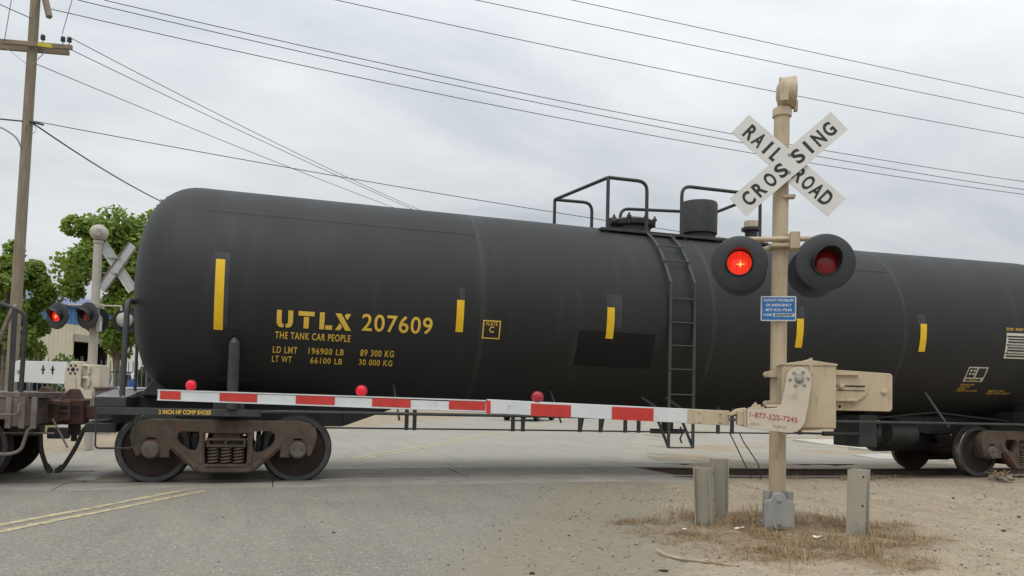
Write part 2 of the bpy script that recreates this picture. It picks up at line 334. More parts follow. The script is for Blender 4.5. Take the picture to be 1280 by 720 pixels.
def remap(me, fn, cuts=0):
    if cuts:
        bm = bmesh.new(); bm.from_mesh(me); bmesh.ops.triangulate(bm, faces=bm.faces[:]); ys = [v.co.y for v in bm.verts]; a, b = min(ys), max(ys)
        for i in range(1, cuts):
            bmesh.ops.bisect_plane(bm, geom=bm.verts[:]+bm.edges[:]+bm.faces[:], plane_co=(0, a+(b-a)*i/cuts, 0), plane_no=(0, 1, 0))
        bm.to_mesh(me); bm.free()
    for v in me.vertices: v.co = fn(v.co.x, v.co.y, v.co.z)
    me.update(); return me
def arc(cx, cy, r, a0, a1, n): return [(cx+r*math.cos(a0+(a1-a0)*i/n), cy+r*math.sin(a0+(a1-a0)*i/n)) for i in range(n+1)]
def fillet(pts, r, n=4):
    """round the corners of an open 3D path"""
    pts = [Vector(p) for p in pts]; o = [pts[0]]
    for i in range(1, len(pts)-1):
        a, b, c = pts[i-1], pts[i], pts[i+1]; d1 = (a-b); d2 = (c-b); k = min(r, d1.length*.49, d2.length*.49); d1.normalize(); d2.normalize()
        for j in range(n+1):
            t = j/n; o.append((b+d1*k)*(1-t)**2+b*2*t*(1-t)+(b+d2*k)*t*t)
    o.append(pts[-1]); return o

# ---------------------------------------------------------------- layout
YC = 11.99                                   # track centre line, parallel to X
RD = Vector((.468, .884, 0)).normalized()    # road direction (away from the camera)
RN = Vector((RD.y, -RD.x, 0))                # to the right across the road
P0 = Vector((-2.03, 7.70, 0))                # a point on the road centre line
RANG = math.atan2(RN.y, RN.x)
def hump(x, y): return .055*math.exp(-((x-4.6)/3.2)**2)*math.exp(-((y-YC)/3.2)**2)
def st(x, y): p = Vector((x, y, 0))-P0; return p.dot(RN), p.dot(RD)
def sm(a, b, x): t = min(1, max(0, (x-a)/(b-a))); return t*t*(3-2*t)
from mathutils import noise as mn
def gz(x, y):
    s, t = st(x, y)
    h = hump(x, y)-.012
    off = sm(4.6, 5.6, s)*(1-sm(40, 60, abs(x)+abs(y)))+sm(5.2, 6.5, -s)
    b = (mn.noise((x*.5, y*.5, 0))*.05+mn.noise((x*2.1, y*2.1, 3))*.028+mn.noise((x*4.3, y*7, 5))*.022+mn.noise((x*11, y*13, 6))*.013)
    tr = abs(y-YC)
    if tr < 2.2: b *= sm(.9, 2.2, tr)
    h += off*b
    # raised earth round the signal foot
    h += .05*math.exp(-((x-4.8)**2+(y-6.4)**2)/1.6)
    # bed sunk between the rails beyond the paved crossing
    h -= .12*(1-sm(.72, .95, tr))*max(sm(6.3, 7.0, x), sm(6.8, 7.5, -x))
    if -7.0 < x < 6.3: h -= .15*(1-sm(1.40, 1.52, tr))*(1 if tr < .8 or x < 6.1 else 0)
    return h

# ground sheet
def axis(lo, a, b, hi, d, g=1.25):
    L = []; x = a
    while x <= b: L.append(x); x += d
    s_ = d; x = a
    while x > lo: s_ *= g; x -= s_; L.append(x)
    s_ = d; x = b
    while x < hi: s_ *= g; x += s_; L.append(x)
    return sorted(L)
gx = axis(-900, 1.5, 12, 900, .045, 1.12); gy = axis(-200, 3.4, 11.5, 1500, .045, 1.12)
gv = [(x, y, gz(x, y)) for y in gy for x in gx]; nx = len(gx)
gf = [(j*nx+i, j*nx+i+1, (j+1)*nx+i+1, (j+1)*nx+i) for j in range(len(gy)-1) for i in range(nx-1)]
me = bpy.data.meshes.new('ground'); me.from_pydata(gv, [], gf)
at = me.attributes.new('straw', 'FLOAT', 'POINT')
def straw(x, y):
    dx = (x-4.75)*RN.x+(y-6.4)*RN.y; dy = (x-4.75)*RD.x+(y-6.4)*RD.y
    q = (dx/1.35)**2+((dy+.15)/1.5)**2+mn.noise((x*1.6, y*1.6, 9))*.9
    return 1-sm(.35, 1.25, q)
at.data.foreach_set('value', [straw(p[0], p[1]) for p in gv])
at = me.attributes.new('gravel', 'FLOAT', 'POINT'); at.data.foreach_set('value', [1-sm(4.6, 6.6, st(p[0], p[1])[0])*(1 if p[1] < 14 else 1) if st(p[0], p[1])[0] > 0 else 0. for p in gv])
tag(link('ground', me, 'dirt', smooth=True, angle=180), kind='structure')

# road: aged asphalt strips with crumbling edges, stopping at the crossing panels
def t_at(s, y): return (y-P0.y-RN.y*s)/RD.y
def strip(name, s0, s1, t0, t1, z, m, ns, step, jitter=0, y_end=None, y_start=None):
    vs = []; fs = []; us = [0.]; k = 0
    L = 56. if t1 > 60 else (t1-t0); u = 0
    while u+step < L: u += step; us.append(u)
    while u < t1-t0-1: u += max(step, (u-L)*.15+step); us.append(u)
    tot = us[-1]
    for u in us:
        for i in range(ns+1):
            s = s0+(s1-s0)*i/ns; a, b = t0, t0+tot
            if y_end is not None: b = t_at(s, y_end)
            if y_start is not None: a = t_at(s, y_start); b = a+tot
            t = a+(b-a)*u/tot
            e_ = 0
            if jitter and i == ns: e_ = (mn.noise((t*.7, 0, 1))*.12+mn.noise((t*4, 0, 2))*.10+mn.noise((t*13, 0, 2))*.06)*jitter
            if jitter and i == 0: e_ = (mn.noise((t*1.1, 4, 1))*.2+mn.noise((t*6, 4, 1))*.06)*jitter
            p = P0+RN*(s+e_)+RD*t
            if e_ and (y_end is not None) and u == tot: p.y = y_end
            vs.append((p.x, p.y, hump(p.x, p.y)+z-(.011 if jitter > .5 and i == ns and y_end is not None else 0)))
    for j in range(len(us)-1):
        for i in range(ns): a = j*(ns+1)+i; fs.append((a, a+1, a+ns+2, a+ns+1))
    me = bpy.data.meshes.new(name); me.from_pydata(vs, [], fs)
    at = me.attributes.new('edge', 'FLOAT', 'POINT'); at.data.foreach_set('value', [sm(3.4, 4.6, st(p[0], p[1])[0]) for p in vs])
    return link(name, me, m, smooth=True, angle=180)
YA, YB = YC-1.565, YC+1.565
road = tag(strip('road', -5.2, 4.2, -16, 5, 0.0, 'asphalt', 24, .06, .8, y_end=YA), kind='structure')
tag(strip('far_road', -5.2, 4.6, 8, 700, 0.0, 'asphalt_bright', 24, .25, .8, y_start=YB), kind='structure')
tag(strip('road_widening', 4.3, 11.5, 8, 700, -.003, 'dusty', 10, .25, 2, y_start=YB+.15), kind='structure')
for s in (-.12, .12):
    for a, b in ((-16, 3.0), (8.1, 300)):
        o = strip('centre_line', s-.05, s+.05, a, b, .004, 'linepaint', 1, .15, .12); o.parent = road

# track: base slab, two rails, concrete panels with recessed joints
tb = MB()
xs = [-60]+[-30+2*i for i in range(9)]+[-12+.5*i for i in range(51)]+[14+3*i for i in range(12)]+[60, 90]
for a, b in zip(xs, xs[1:]):
    y0, y1 = YC-1.62, YC+1.72; w0, w1 = (.62, .62)
    if not (-7 <= a and b <= 6.01): y0, y1 = YC-.68, YC+.68
    za = lambda x, y: hump(x, y)-.125
    tb.add([(a, y0, za(a, y0)), (b, y0, za(b, y0)), (b, y1, za(b, y1)), (a, y1, za(a, y1))], [(0, 1, 2, 3)])
track = tag(tb.build('railway_track', 'shoulder'), kind='structure')
for yy in (YC-.753, YC+.753):
    r = MB(); prof = [(-.036, 0), (.036, 0), (.036, -.03), (.009, -.045), (.009, -.14), (.07, -.155), (.07, -.17), (-.07, -.17), (-.07, -.155), (-.009, -.14), (-.009, -.045), (-.036, -.03)]
    n = len(prof); vs = []; fs = []
    for x in xs: vs += [(x, yy+u, hump(x, yy)+v+.001) for u, v in prof]
    for j in range(len(xs)-1):
        for i in range(n): i2 = (i+1) % n; fs.append((j*n+i, j*n+i2, (j+1)*n+i2, (j+1)*n+i))
    r.add(vs, fs); o = r.build('rail', 'rail', track)
    t = MB(); vs = []; fs = []
    for x in xs: vs += [(x, yy-.028, hump(x, yy)+.003), (x, yy+.028, hump(x, yy)+.003)]
    t.add(vs, [(2*j, 2*j+1, 2*j+3, 2*j+2) for j in range(len(xs)-1)]); t.build('running_surface', 'tread', o)
def panel(x0, x1, y0, y1, m):
    p = MB(); k = 4; vs = []; fs = []
    dz = rnd.uniform(-.003, .004)
    for i in range(k+1):
        x = x0+(x1-x0)*i/k
        for y, z in ((y0, -.1), (y0, 0), (y1, 0), (y1, -.1)): vs.append((x, y, hump(x, y)+z+dz+.004))
    for i in range(k):
        for q in range(4): q2 = (q+1) % 4; fs.append((4*i+q, 4*i+q2, 4*i+4+q2, 4*i+4+q))
    fs += [(3, 2, 1, 0), (4*k, 4*k+1, 4*k+2, 4*k+3)]
    p.add(vs, fs); return p.build('concrete_panel', m, track, bev=.008)
j0 = [-6.75, -4.5, -2.08, .45, 2.93, 5.35, 6.2]
for a, b in zip(j0, j0[1:]):
    g = .006
    panel(a+g, b-g, YC-.66, YC+.66, 'panelgauge')
jn = [-6.9, -4.9, -2.25, .2, 2.62, 4.75, 6.15]
for a, b in zip(jn, jn[1:]): panel(a+.004, b-.004, YC-1.55, YC-.80, 'panel')
jf = [-6.4, -4.2, -1.8, .62, 3.1, 5.5, 7.3]
for a, b in zip(jf, jf[1:]): panel(a+.004, b-.004, YC+.80, YC+1.55, 'panel')
for x in j0[1:-1]:                                          # pale mortar smeared over the joints
    m_ = MB(); hh = .022 if x > 0 else .12
    vs = [(x-hh-.02, YC-.64, hump(x, YC-.64)+.0115), (x+hh-.02, YC-.64, hump(x, YC-.64)+.0115), (x+hh+.02, YC+.64, hump(x, YC+.64)+.0115), (x-hh+.02, YC+.64, hump(x, YC+.64)+.0115)]
    m_.add(vs, [(0, 1, 2, 3)]).build('joint_mortar', 'mortar', track)

# ---------------------------------------------------------------- tank car
CX = 6.39; BASE = (CX, YC, 0)
TC = thing('tank_car', 'long black rail tank car standing across the road behind the lowered gate arm', 'tank car', BASE)
TR = 1.5; XT0, XT1 = -.86, 13.66           # tangent lines of the heads
HD = .78                                    # head depth
def tzc(x):                                  # axis height: both halves slope a little to the middle
    d_ = (CX-x)/7.4 if x < CX else (x-CX)/7.4
    return (2.455+.05*min(d_, 1.2)) if x < CX else (2.455+.085*min(d_, 1.2))
def on_tank(X, ang, r=0.0): return Vector((X, YC-(TR+r)*math.cos(ang), tzc(X)+(TR+r)*math.sin(ang)))
NS = 96
rings = []
K = 14
for i in range(K, -1, -1):
    a = (i/K)*PI/2; rings.append((XT0-HD*math.sin(a)**1.0, TR*math.cos(a)**.62 if i < K else 0.002))
xx = XT0
for i in range(1, 30): rings.append((XT0+(XT1-XT0)*i/30, TR))
for i in range(0, K+1):
    a = (i/K)*PI/2; rings.append((XT1+HD*math.sin(a), TR*math.cos(a)**.62 if i < K else 0.002))
tm = MB(BASE); vs = []; fs = []
for x, r in rings:
    for k in range(NS): a = 2*PI*k/NS; vs.append((x, YC-r*math.cos(a), tzc(x)+r*math.sin(a)))
for j in range(len(rings)-1):
    for k in range(NS): k2 = (k+1) % NS; fs.append((j*NS+k, j*NS+k2, (j+1)*NS+k2, (j+1)*NS+k))
tank = tm.add(vs, fs).build('tank', 'tank', TC, smooth=True, angle=60)
def seam_ring(X, h=.0025, wd=.035):
    m = MB(BASE); n = 96; vs = []; fs = []
    for dx, r in ((-wd, .0005), (-wd*.4, h), (wd*.4, h), (wd, .0005)):
        for k in range(n): vs.append(on_tank(X+dx, 2*PI*k/n, r))
    for j in range(3):
        for k in range(n): k2 = (k+1) % n; fs.append((j*n+k, j*n+k2, (j+1)*n+k2, (j+1)*n+k))
    m.add(vs, fs).build('weld_seam', 'seam', tank, smooth=True, angle=80)
for X in (2.86, 6.45, 10.0): seam_ring(X)
def seam_line(Xa, Xb, a):
    m = MB(BASE); vs = []; fs = []; n = 20
    for i in range(n+1):
        X = Xa+(Xb-Xa)*i/n
        for da, r in ((-.014, .0006), (-.006, .006), (.006, .006), (.014, .0006)): vs.append(on_tank(X, a+da, r))
    for i in range(n):
        for q in range(3): fs.append((4*i+q, 4*i+q+1, 4*i+5+q, 4*i+4+q))
    m.add(vs, fs).build('weld_seam', 'tank', tank, smooth=True, angle=80)
seam_line(-.70, 2.80, math.radians(42)); seam_line(7.9, 9.9, math.radians(39.5))
def tpatch(name, poly, m, r=.003, parent=None, n=10):
    """flat print laid on the shell: quad (X0,X1,ang0,ang1[,skew])"""
    X0, X1, a0, a1 = poly; mm = MB(BASE); vs = []; fs = []
    a0, a1 = math.radians(a0), math.radians(a1)
    for i in range(n+1):
        a = a0+(a1-a0)*i/n
        vs += [on_tank(X0, a, r), on_tank(X1, a, r)]
    for i in range(n): fs.append((2*i, 2*i+1, 2*i+3, 2*i+2))
    return mm.add(vs, fs).build(name, m, parent or tank, smooth=True, angle=80)
# yellow reflective strips with the repainted ghosts beside them
tpatch('repaint_patch', (-.60, -.42, -20, 16), 'newpaint', .002); tpatch('reflector', (-.582, -.475, -21.5, 12.5), 'ystrip', .005)
tpatch('repaint_patch', (2.52, 2.60, .5, 7.2), 'newpaint', .002); tpatch('reflector', (2.49, 2.592, -16, .6), 'ystrip', .005)
tpatch('repaint_patch', (4.68, 4.93, -9, 9.5), 'newpaint', .002); tpatch('reflector', (4.70, 4.815, -15, 2.2), 'ystrip', .005)
tpatch('reflector', (7.905, 8.03, -15, 2.2), 'ystrip', .005); tpatch('repaint_patch', (7.93, 8.05, 2, 9.5), 'newpaint', .002)
tpatch('reflector', (10.30, 10.43, -14.8, 2.8), 'ystrip', .005); tpatch('repaint_patch', (10.25, 10.42, 2, 9), 'newpaint', .002)
tpatch('repaint_patch', (4.28, 5.49, -31.8, -11.2), 'tank2', .0015)
def tfn(X0, a0, r=.004):
    A = math.radians(a0)
    return lambda u, v, w_: on_tank(X0+u, A+v/TR, r)-Vector(BASE)
def ttext(s, X0, X1, a0, a1, m='yellow', bold=.005, space=1.16, cuts=5, r=.004, name='lettering'):
    h = math.radians(a1-a0)*TR
    me_ = text_mesh(s, h/.72, X1-X0, bold*h/.2, space, height=h); remap(me_, tfn(X0, a0, r), cuts)
    return link(name, me_, m, tank)
def stencil(polys, X0, a0, sx, sy):
    for pl in polys:
        me_ = bpy.data.meshes.new('lettering'); me_.from_pydata([(x*sx, y*sy, 0) for x, y in pl], [], [tuple(range(len(pl)))])
        remap(me_, tfn(X0, a0, .005), 5); link('lettering', me_, 'yellow', tank)
# stencil letters of the reporting mark, drawn on a 1 x 1 cell
Ug = [[(0, 1), (0, .28), (.07, .1), (.2, 0), (.44, 0), (.44, .2), (.34, .22), (.3, .32), (.3, 1)], [(.7, 1), (.7, .32), (.66, .22), (.56, .2), (.56, 0), (.8, 0), (.93, .1), (1, .28), (1, 1)]]
Tg = [[(0, .74), (1, .74), (1, 1), (0, 1)], [(.34, 0), (.66, 0), (.66, .68), (.34, .68)]]
Lg = [[(0, 0), (.36, 0), (.36, 1), (0, 1)], [(.44, 0), (.95, 0), (.95, .26), (.44, .26)]]
Xg = [[(0, 1), (.34, 1), (.98, 0), (.64, 0)], [(.72, .62), (.94, 1), (.64, 1), (.55, .86)], [(.02, 0), (.32, 0), (.43, .2), (.28, .44)]]
hU = math.radians(8.4)*TR
for gl, xa, wd in ((Ug, .165, .20), (Tg, .43, .20), (Lg, .695, .17), (Xg, .89, .215)): stencil(gl, xa, -18.5, wd, hU)
ttext('207609', 1.235, 2.17, -18.2, -9.4, bold=.0035, cuts=8, space=1.1)
ttext('THE TANK CAR PEOPLE', .155, 1.10, -24.4, -20.7, bold=.005)
ttext('LD LMT', .135, .44, -32.2, -28.5); ttext('196900 LB', .58, 1.03, -32.0, -28.4); ttext('89 300 KG', 1.245, 1.69, -31.8, -28.0)
ttext('LT WT', .130, .377, -37.5, -33.8); ttext('66100 LB', .61, 1.02, -37.4, -33.8); ttext('30 000 KG', 1.24, 1.685, -37.2, -33.6)
for q in ((2.868, 3.12, -9.5, -8.9), (2.868, 3.12, -18.7, -18.1), (2.868, 2.885, -18.1, -9.5), (3.103, 3.12, -18.1, -9.5)): tpatch('plate_border', q, 'yellow', .004)
ttext('PLATE', 2.915, 3.075, -11.7, -9.9, cuts=2); ttext('C', 2.965, 3.03, -15.4, -12.0, cuts=4, bold=.006)
# service panels by the far end of the shell
ttext('DO NOT HUMP', 12.14, 12.9, 1.2, 3.0, cuts=2)
tpatch('data_panel', (12.14, 12.98, -17.2, -.4), 'whitedec', .003)
for i in range(8):
    a = -2.4-i*1.85; tpatch('data_line', (12.18 if i % 3 else 12.16, 12.95, a-.85, a+.25), 'letterblk', .005, n=2)
for i, tx in enumerate(('TANK QUALIFIED', 'STATION STENCIL', 'THICKNESS TEST', 'SERVICE EQUIP')):
    ttext(tx, 12.20, 12.62, -5.9-i*2.7, -4.9-i*2.7, 'whitedec', cuts=0, r=.007)
tpatch('stencil_panel', (11.455, 11.88, -34.5, -23.7), 'whitedec', .003)
tpatch('panel_field', (11.475, 11.645, -31.4, -24.5), 'letterblk', .005); tpatch('panel_field', (11.68, 11.855, -31.4, -24.5), 'letterblk', .005); tpatch('panel_field', (11.50, 11.83, -33.9, -32.4), 'letterblk', .005)
for (xa, aa) in ((11.51, -26), (11.585, -26), (11.51, -28.4), (11.585, -28.4)): tpatch('panel_mark', (xa, xa+.045, aa-.9, aa+.4), 'whitedec', .007, n=2)
ttext('SILL', 11.58, 11.75, -33.7, -32.7, cuts=0, r=.007)
for i, (tx, xb) in enumerate((('BRAKE PIPE', 11.75), ('AND AIR', 11.68), ('HOSES', 11.62), ('SPRING TEST DATE', 11.90))): ttext(tx, 11.46, xb, -37.5-i*1.75, -36.3-i*1.75, cuts=0)
ttext('EMPTY LOAD', 12.16, 12.52, -42.6, -41.2, cuts=0); ttext('KEEP OFF ROOF', 12.16, 12.68, -44.8, -43.3, cuts=0)

# bolster braces: round pad on the shell with a vertical half pipe
for X in (-.33, 13.11):
    m = MB(BASE); n = 18; vs = [on_tank(X, math.radians(-29), .012)]; fs = []
    pts = []
    for i in range(n+1):
        a = PI*i/n; pts.append(on_tank(X+.235*math.cos(a), math.radians(-29)+(.20*math.sin(a))/TR, .014))
    lo = [on_tank(X+.235, math.radians(-52), .014), on_tank(X-.235, math.radians(-52), .014)]
    vs += pts+[lo[1], lo[0]]
    fs = [(0, i+1, i+2) for i in range(n)]+[(0, n+1, n+2), (0, n+2, n+3), (0, n+3, 1)]
    pad = m.add(vs, fs).build('bolster_pad', 'tank', TC, smooth=True, angle=80)
    b = MB(BASE); b.tube([(X, 10.60, 1.86), (X, 10.60, 1.80), (X, 10.66, .97)], [.03, .07, .07], 14)
    b.build('bolster_brace', 'sill', TC, smooth=True)
# stub sills, bolsters, end platforms (mirrored about the middle of the car)
for sgn in (-1, 1):
    fx = lambda x: CX+(x-CX)*(-sgn)          # x given for the left end
    def MX(x0, x1): a, b = fx(x0), fx(x1); return (min(a, b), max(a, b))
    m = MB(BASE); x0, x1 = MX(-2.05, 1.15); m.box(x0, x1, YC-.24, YC+.24, .72, 1.10)
    pl = [(fx(1.15), .72), (fx(1.15), 1.10), (fx(1.9), 1.10), (fx(1.9), 1.0)]
    m.prism(pl, lambda u, v, w_: (u, w_, v), YC-.24, YC+.24)
    m.build('stub_sill', 'black', TC, bev=.012)
    m = MB(BASE); x0, x1 = MX(-.56, -.18); m.box(x0, x1, 10.74, YC-.25, .90, 1.16); m.box(x0, x1, YC+.25, 13.24, .90, 1.16)
    m.build('body_bolster', 'black', TC, bev=.015)
    x0, x1 = MX(-1.87, .02); MB(BASE).box(x0, x1, 13.27, 13.32, .872, .962).build('side_sill', 'sill', TC, bev=.006)
    side = MB(BASE).box(x0, x1, 10.66, 10.71, .872, .962).build('side_sill', 'sill', TC, bev=.006)
    if sgn == -1:
        me_ = text_mesh('2 INCH HF COMP SHOES', .05, .60, .0016, 1.05, height=.056)
        remap(me_, lambda u, v, w_: Vector((-1.175+u, 10.657, .889+v))-Vector(BASE)); link('lettering', me_, 'yellow', side)
    m = MB(BASE); x0, x1 = MX(-1.90, -1.55); m.box(x0, x1, 10.70, 13.28, .965, 1.085); m.build('end_sill', 'sill', TC, bev=.01)
    m = MB(BASE); x0, x1 = MX(-1.89, -1.56)
    m.add([(x0, 10.71, 1.0875), (x1, 10.71, 1.0875), (x1, 12.0, 1.168), (x0, 12.0, 1.168), (x1, 13.27, 1.168), (x0, 13.27, 1.168), (x0, 13.27, 1.0875), (x1, 13.27, 1.0875)], [(0, 1, 2, 3), (3, 2, 4, 5), (5, 4, 7, 6), (0, 3, 5, 6), (1, 7, 4, 2)])
    for i in range(7): xb = x0+.02+i*.046; m.bar((xb, 10.715, 1.0935), (xb, 12.0, 1.174), .012, .012)
    m.build('platform_grating', 'grey', TC)
    m = MB(BASE); m.tube(fillet([(fx(-1.61), 10.78, 1.08), (fx(-1.60), 10.79, 2.25), (fx(-1.60), 11.05, 2.30), (fx(-1.60), 13.1, 2.30), (fx(-1.61), 13.2, 1.08)], .12), .034, 10)
    m.tube([(fx(-1.60), YC-.25, 1.1), (fx(-1.60), YC-.25, 2.3)], .02, 8); m.build('end_handrail', 'sill', TC, smooth=True)
    # grab step under the sill
    m = MB(BASE); m.tube(fillet([(fx(-1.86), 10.67, .90), (fx(-1.86), 10.66, .47), (fx(-1.45), 10.66, .47), (fx(-1.42), 10.67, .88)], .05), .012, 6)
    m.build('sill_step', 'black', TC, smooth=True)
    m = MB(BASE); m.prism([(fx(-1.5), 1.1), (fx(-.8), 1.1), (fx(-.7), 1.42), (fx(-1.15), 1.62)], lambda u, v, w_: (u, w_, v), YC-.55, YC+.55); m.build('head_saddle', 'black', TC, bev=.02)
    # coupler
    X = lambda d_: fx(-2.05-d_)
    m = MB(BASE); m.box(*sorted((X(-.1), X(.22))), YC-.09, YC+.09, .77, .95)
    m.prism([(X(.16), YC-.17), (X(.16), YC+.20), (X(.38), YC+.24), (X(.42), YC+.1), (X(.42), YC-.19), (X(.34), YC-.24)], lambda u, v, w_: (u, v, w_), .70, 1.03)
    m.prism([(X(.20), 1.0), (X(.46), 1.0), (X(.46), 1.05), (X(.36), 1.17), (X(.28), 1.17)], lambda u, v, w_: (u, w_, v), YC-.12, YC+.14)
    cp = m.build('coupler', 'rust2', TC, bev=.02)
    k = MB(BASE); k.prism([(X(.30), YC-.27), (X(.52), YC-.27), (X(.55), YC-.16), (X(.50), YC-.06), (X(.40), YC-.08), (X(.30), YC-.14)], lambda u, v, w_: (u, v, w_), .74, 1.01)
    k.build('knuckle', 'rust2', cp, bev=.02)
    for d_ in (.20, .34):
        q = MB(BASE); q.box(*sorted((X(d_), X(d_+.09))), YC-.273, YC-.262, .83, .86); q.box(*sorted((X(d_), X(d_+.09))), YC-.273, YC-.262, .90, .945); q.build('casting_slot', 'dark', cp)
    q = MB(BASE); q.box(*sorted((X(.24), X(.36))), YC-.1, YC+.1, .55, .70); q.box(*sorted((X(.27), X(.33))), YC-.05, YC+.05, .47, .56); q.build('lock_lift', 'rust2', cp, bev=.012)
    h = MB(BASE); h.tube(fillet([(X(-.22), YC-.45, .78), (X(.02), YC-.45, .74), (X(.10), YC-.45, .66), (X(.20), YC-.40, .40), (X(.33), YC-.36, .17), (X(.37), YC-.36, .13)], .1), .028, 10)
    h.build('brake_hose', 'rubber', TC, smooth=True)
    h = MB(BASE); h.cyl((X(.34), YC-.36, .17), (X(.40), YC-.36, .105), .038); h.box(*sorted((X(.385), X(.43))), YC-.40, YC-.31, .085, .14); h.build('hose_coupling', 'rubber', TC, bev=.008)
    # draft gear carrier block and brake rigging below the sill
    h = MB(BASE); h.box(*sorted((X(.06), X(-.3))), YC-.6, YC+.6, .62, .74); h.build('carrier_plate', 'black', TC, bev=.01)

# handrail pipe along the tank, brake rod and hangers
m = MB(BASE); m.tube([(.02, 10.64, .935), (.3, 10.60, .945), (12.5, 10.60, .945), (12.8, 10.64, .935)], .022, 10); m.build('side_pipe', 'sill', TC, smooth=True)
m = MB(BASE); m.tube([(.4, 10.92, .735), (4.2, 10.92, .735), (8.1, 10.92, .73)], .012, 6); m.build('brake_rod', 'black', TC, smooth=True)
for xa in (1.93, 2.04, 3.46, 3.61, 4.49, 4.82, 5.22, 5.44, 6.80, 7.05, 8.0, 8.3):
    m = MB(BASE); m.bar((xa, 10.92, .715), (xa, 10.92, 1.12), .05, .035, up=(0, 1, 0))
    if xa in (4.49, 4.82): m.bar((xa+.01, 10.92, .73), (xa+.13, 11.05, 1.08), .03, .03)
    m.build('rod_hanger', 'black', TC)
for xa in (1.75, 4.05):
    m = MB(BASE); p = on_tank(xa, math.radians(-50), 0); m.tube([p, (xa+.03, 10.62, .86)], .014, 6); m.build('pipe_bracket', 'sill', TC, smooth=True)
for xa in (11.0, ):
    m = MB(BASE); p = on_tank(xa-.2, math.radians(-44), 0); m.tube([p, (xa, 10.60, .88)], .022, 8); m.build('pipe_bracket', 'sill', TC, smooth=True)
m = MB(BASE); m.tube([(9.7, 11.1, .98), (11.1, 11.0, 1.12), (12.9, 11.1, .99)], .012, 6); m.build('brake_rod', 'black', TC, smooth=True)
for pts in ([(7.02, 10.95, .74), (7.12, 10.93, .55), (7.40, 10.9, .02)], [(7.20, 10.95, .74), (7.26, 10.93, .60), (7.52, 10.9, .25), (7.58, 10.9, .0)]):
    m = MB(BASE); m.tube(pts, .009, 6); m.build('hanging_cable', 'rubber', TC, smooth=True)
# bottom outlet and brake cylinder gear
m = MB(BASE); m.lathe([(.16, 0), (.16, -.10), (.10, -.12), (.10, -.24), (.14, -.25), (.14, -.3)], (6.5, YC, .97), (0, 0, 1), 20); m.box(6.2, 6.8, YC-.05, YC+.05, .66, .74); m.build('bottom_outlet', 'black', TC, bev=.01)
m = MB(BASE); m.tube([(6.3, 11.2, .80), (6.34, 11.2, .70), (6.30, 11.2, .62), (6.33, 11.2, .55)], .014, 6); m.build('outlet_chain', 'black', TC, smooth=True)
m = MB(BASE); m.lathe([(.03, 0), (.06, .02), (.19, .06), (.2, .1), (.2, .62), (.17, .66), (.05, .68)], (10.5, 11.55, .73), (1, 0, 0), 24); m.build('brake_cylinder', 'black', TC, smooth=True)
m = MB(BASE); m.box(9.75, 10.12, 11.25, 11.9, .50, 1.05); m.build('valve_bracket', 'black', TC, bev=.012)
m = MB(BASE); m.tube([(8.1, 11.3, .73), (9.0, 11.3, .72), (9.1, 11.3, .72)], .018, 8); m.cyl((9.05, 11.3, .72), (9.75, 11.3, .72), .04, n=12); m.build('slack_adjuster', 'black', TC, smooth=True)
m = MB(BASE); m.lathe([(.05, 0), (.24, .03), (.26, .08), (.26, 1.15), (.24, 1.2), (.05, 1.23)], (10.9, 12.3, .62), (1, 0, 0), 24); m.build('air_reservoir', 'black', TC, smooth=True)

# ladder
LX0, LX1 = 5.70, 6.10
def lad(x):
    p = [on_tank(x, math.radians(a), .05) for a in (62, 54, 46, 38, 31)]
    p += [Vector((x, 10.47, z)) for z in (2.95, 2.5, 2.0, 1.5, 1.0)]
    return p
rl = []
for x in (LX0, LX1):
    m = MB(BASE); pts = lad(x)
    for a, b in zip(pts, pts[1:]): m.bar(a, b, .045, .018, up=(0, -1, .3))
    m.bar((x, 10.47, 1.02), (x, 10.47, .52), .045, .018, up=(0, -1, 0))
    m.bar((x-.14, 10.70, 1.10), (x, 10.48, .54), .035, .03); m.build('ladder_rail', 'sill', TC)
zz_ = [.525, .97, 1.30, 1.67, 2.02, 2.36, 2.71]
for z in zz_:
    m = MB(BASE); m.tube([(LX0-.02, 10.465, z), (LX1+.02, 10.465, z)], .011, 8); m.build('rung', 'sill', TC, smooth=True)
for a in (31, 43, 55):
    m = MB(BASE); p = on_tank(0, math.radians(a), .055); m.tube([(LX0-.02, p.y, p.z), (LX1+.02, p.y, p.z)], .011, 8); m.build('rung', 'sill', TC, smooth=True)
for x, z, dz in ((LX0, 1.2, -.22), (LX1, 1.2, -.22)):
    MB(BASE).bar((x-.25, 10.85, 1.25), (x+.02, 10.50, .98), .03, .03).build('ladder_bracket', 'sill', TC); MB(BASE).bar((x, 10.48, 2.36), (x, 10.56, 2.36), .03, .03).build('ladder_bracket', 'sill', TC)

# top platform, handrails, fittings
PZ = 3.86
for i, (ya, yb) in enumerate(((11.26, 11.38), (11.40, 11.50), (12.48, 12.58), (12.60, 12.74))):
    m = MB(BASE); m.box(4.92, 7.92, ya, yb, PZ-.045, PZ); m.build('platform_plank', 'black', TC, bev=.006)
for x in (5.0, 5.8, 6.4, 7.0, 7.8):
    for y in (11.32, 12.66): MB(BASE).bar((x, y, 3.60), (x, y, PZ-.045), .06, .04, up=(0, 1, 0)).build('platform_bracket', 'black', TC)
RT = 4.66
def rail_(name, pts, r=.028, f=.16): MB(BASE).tube(fillet(pts, f, 5), r, 10).build(name, 'black', TC, smooth=True)
yn, yf = 11.33, 12.74
rail_('handrail', [(5.05, yn, 3.66), (5.05, yn, RT), (4.69, yf, 4.60), (4.69, yf, 3.68)], .028, .03)
rail_('handrail', [(5.05, yn, RT), (5.72, yn, RT), (5.72, yn, 3.85)])
rail_('handrail', [(6.34, yn, 3.85), (6.34, yn, RT), (7.80, yn, RT), (7.80, yn, 3.68)])
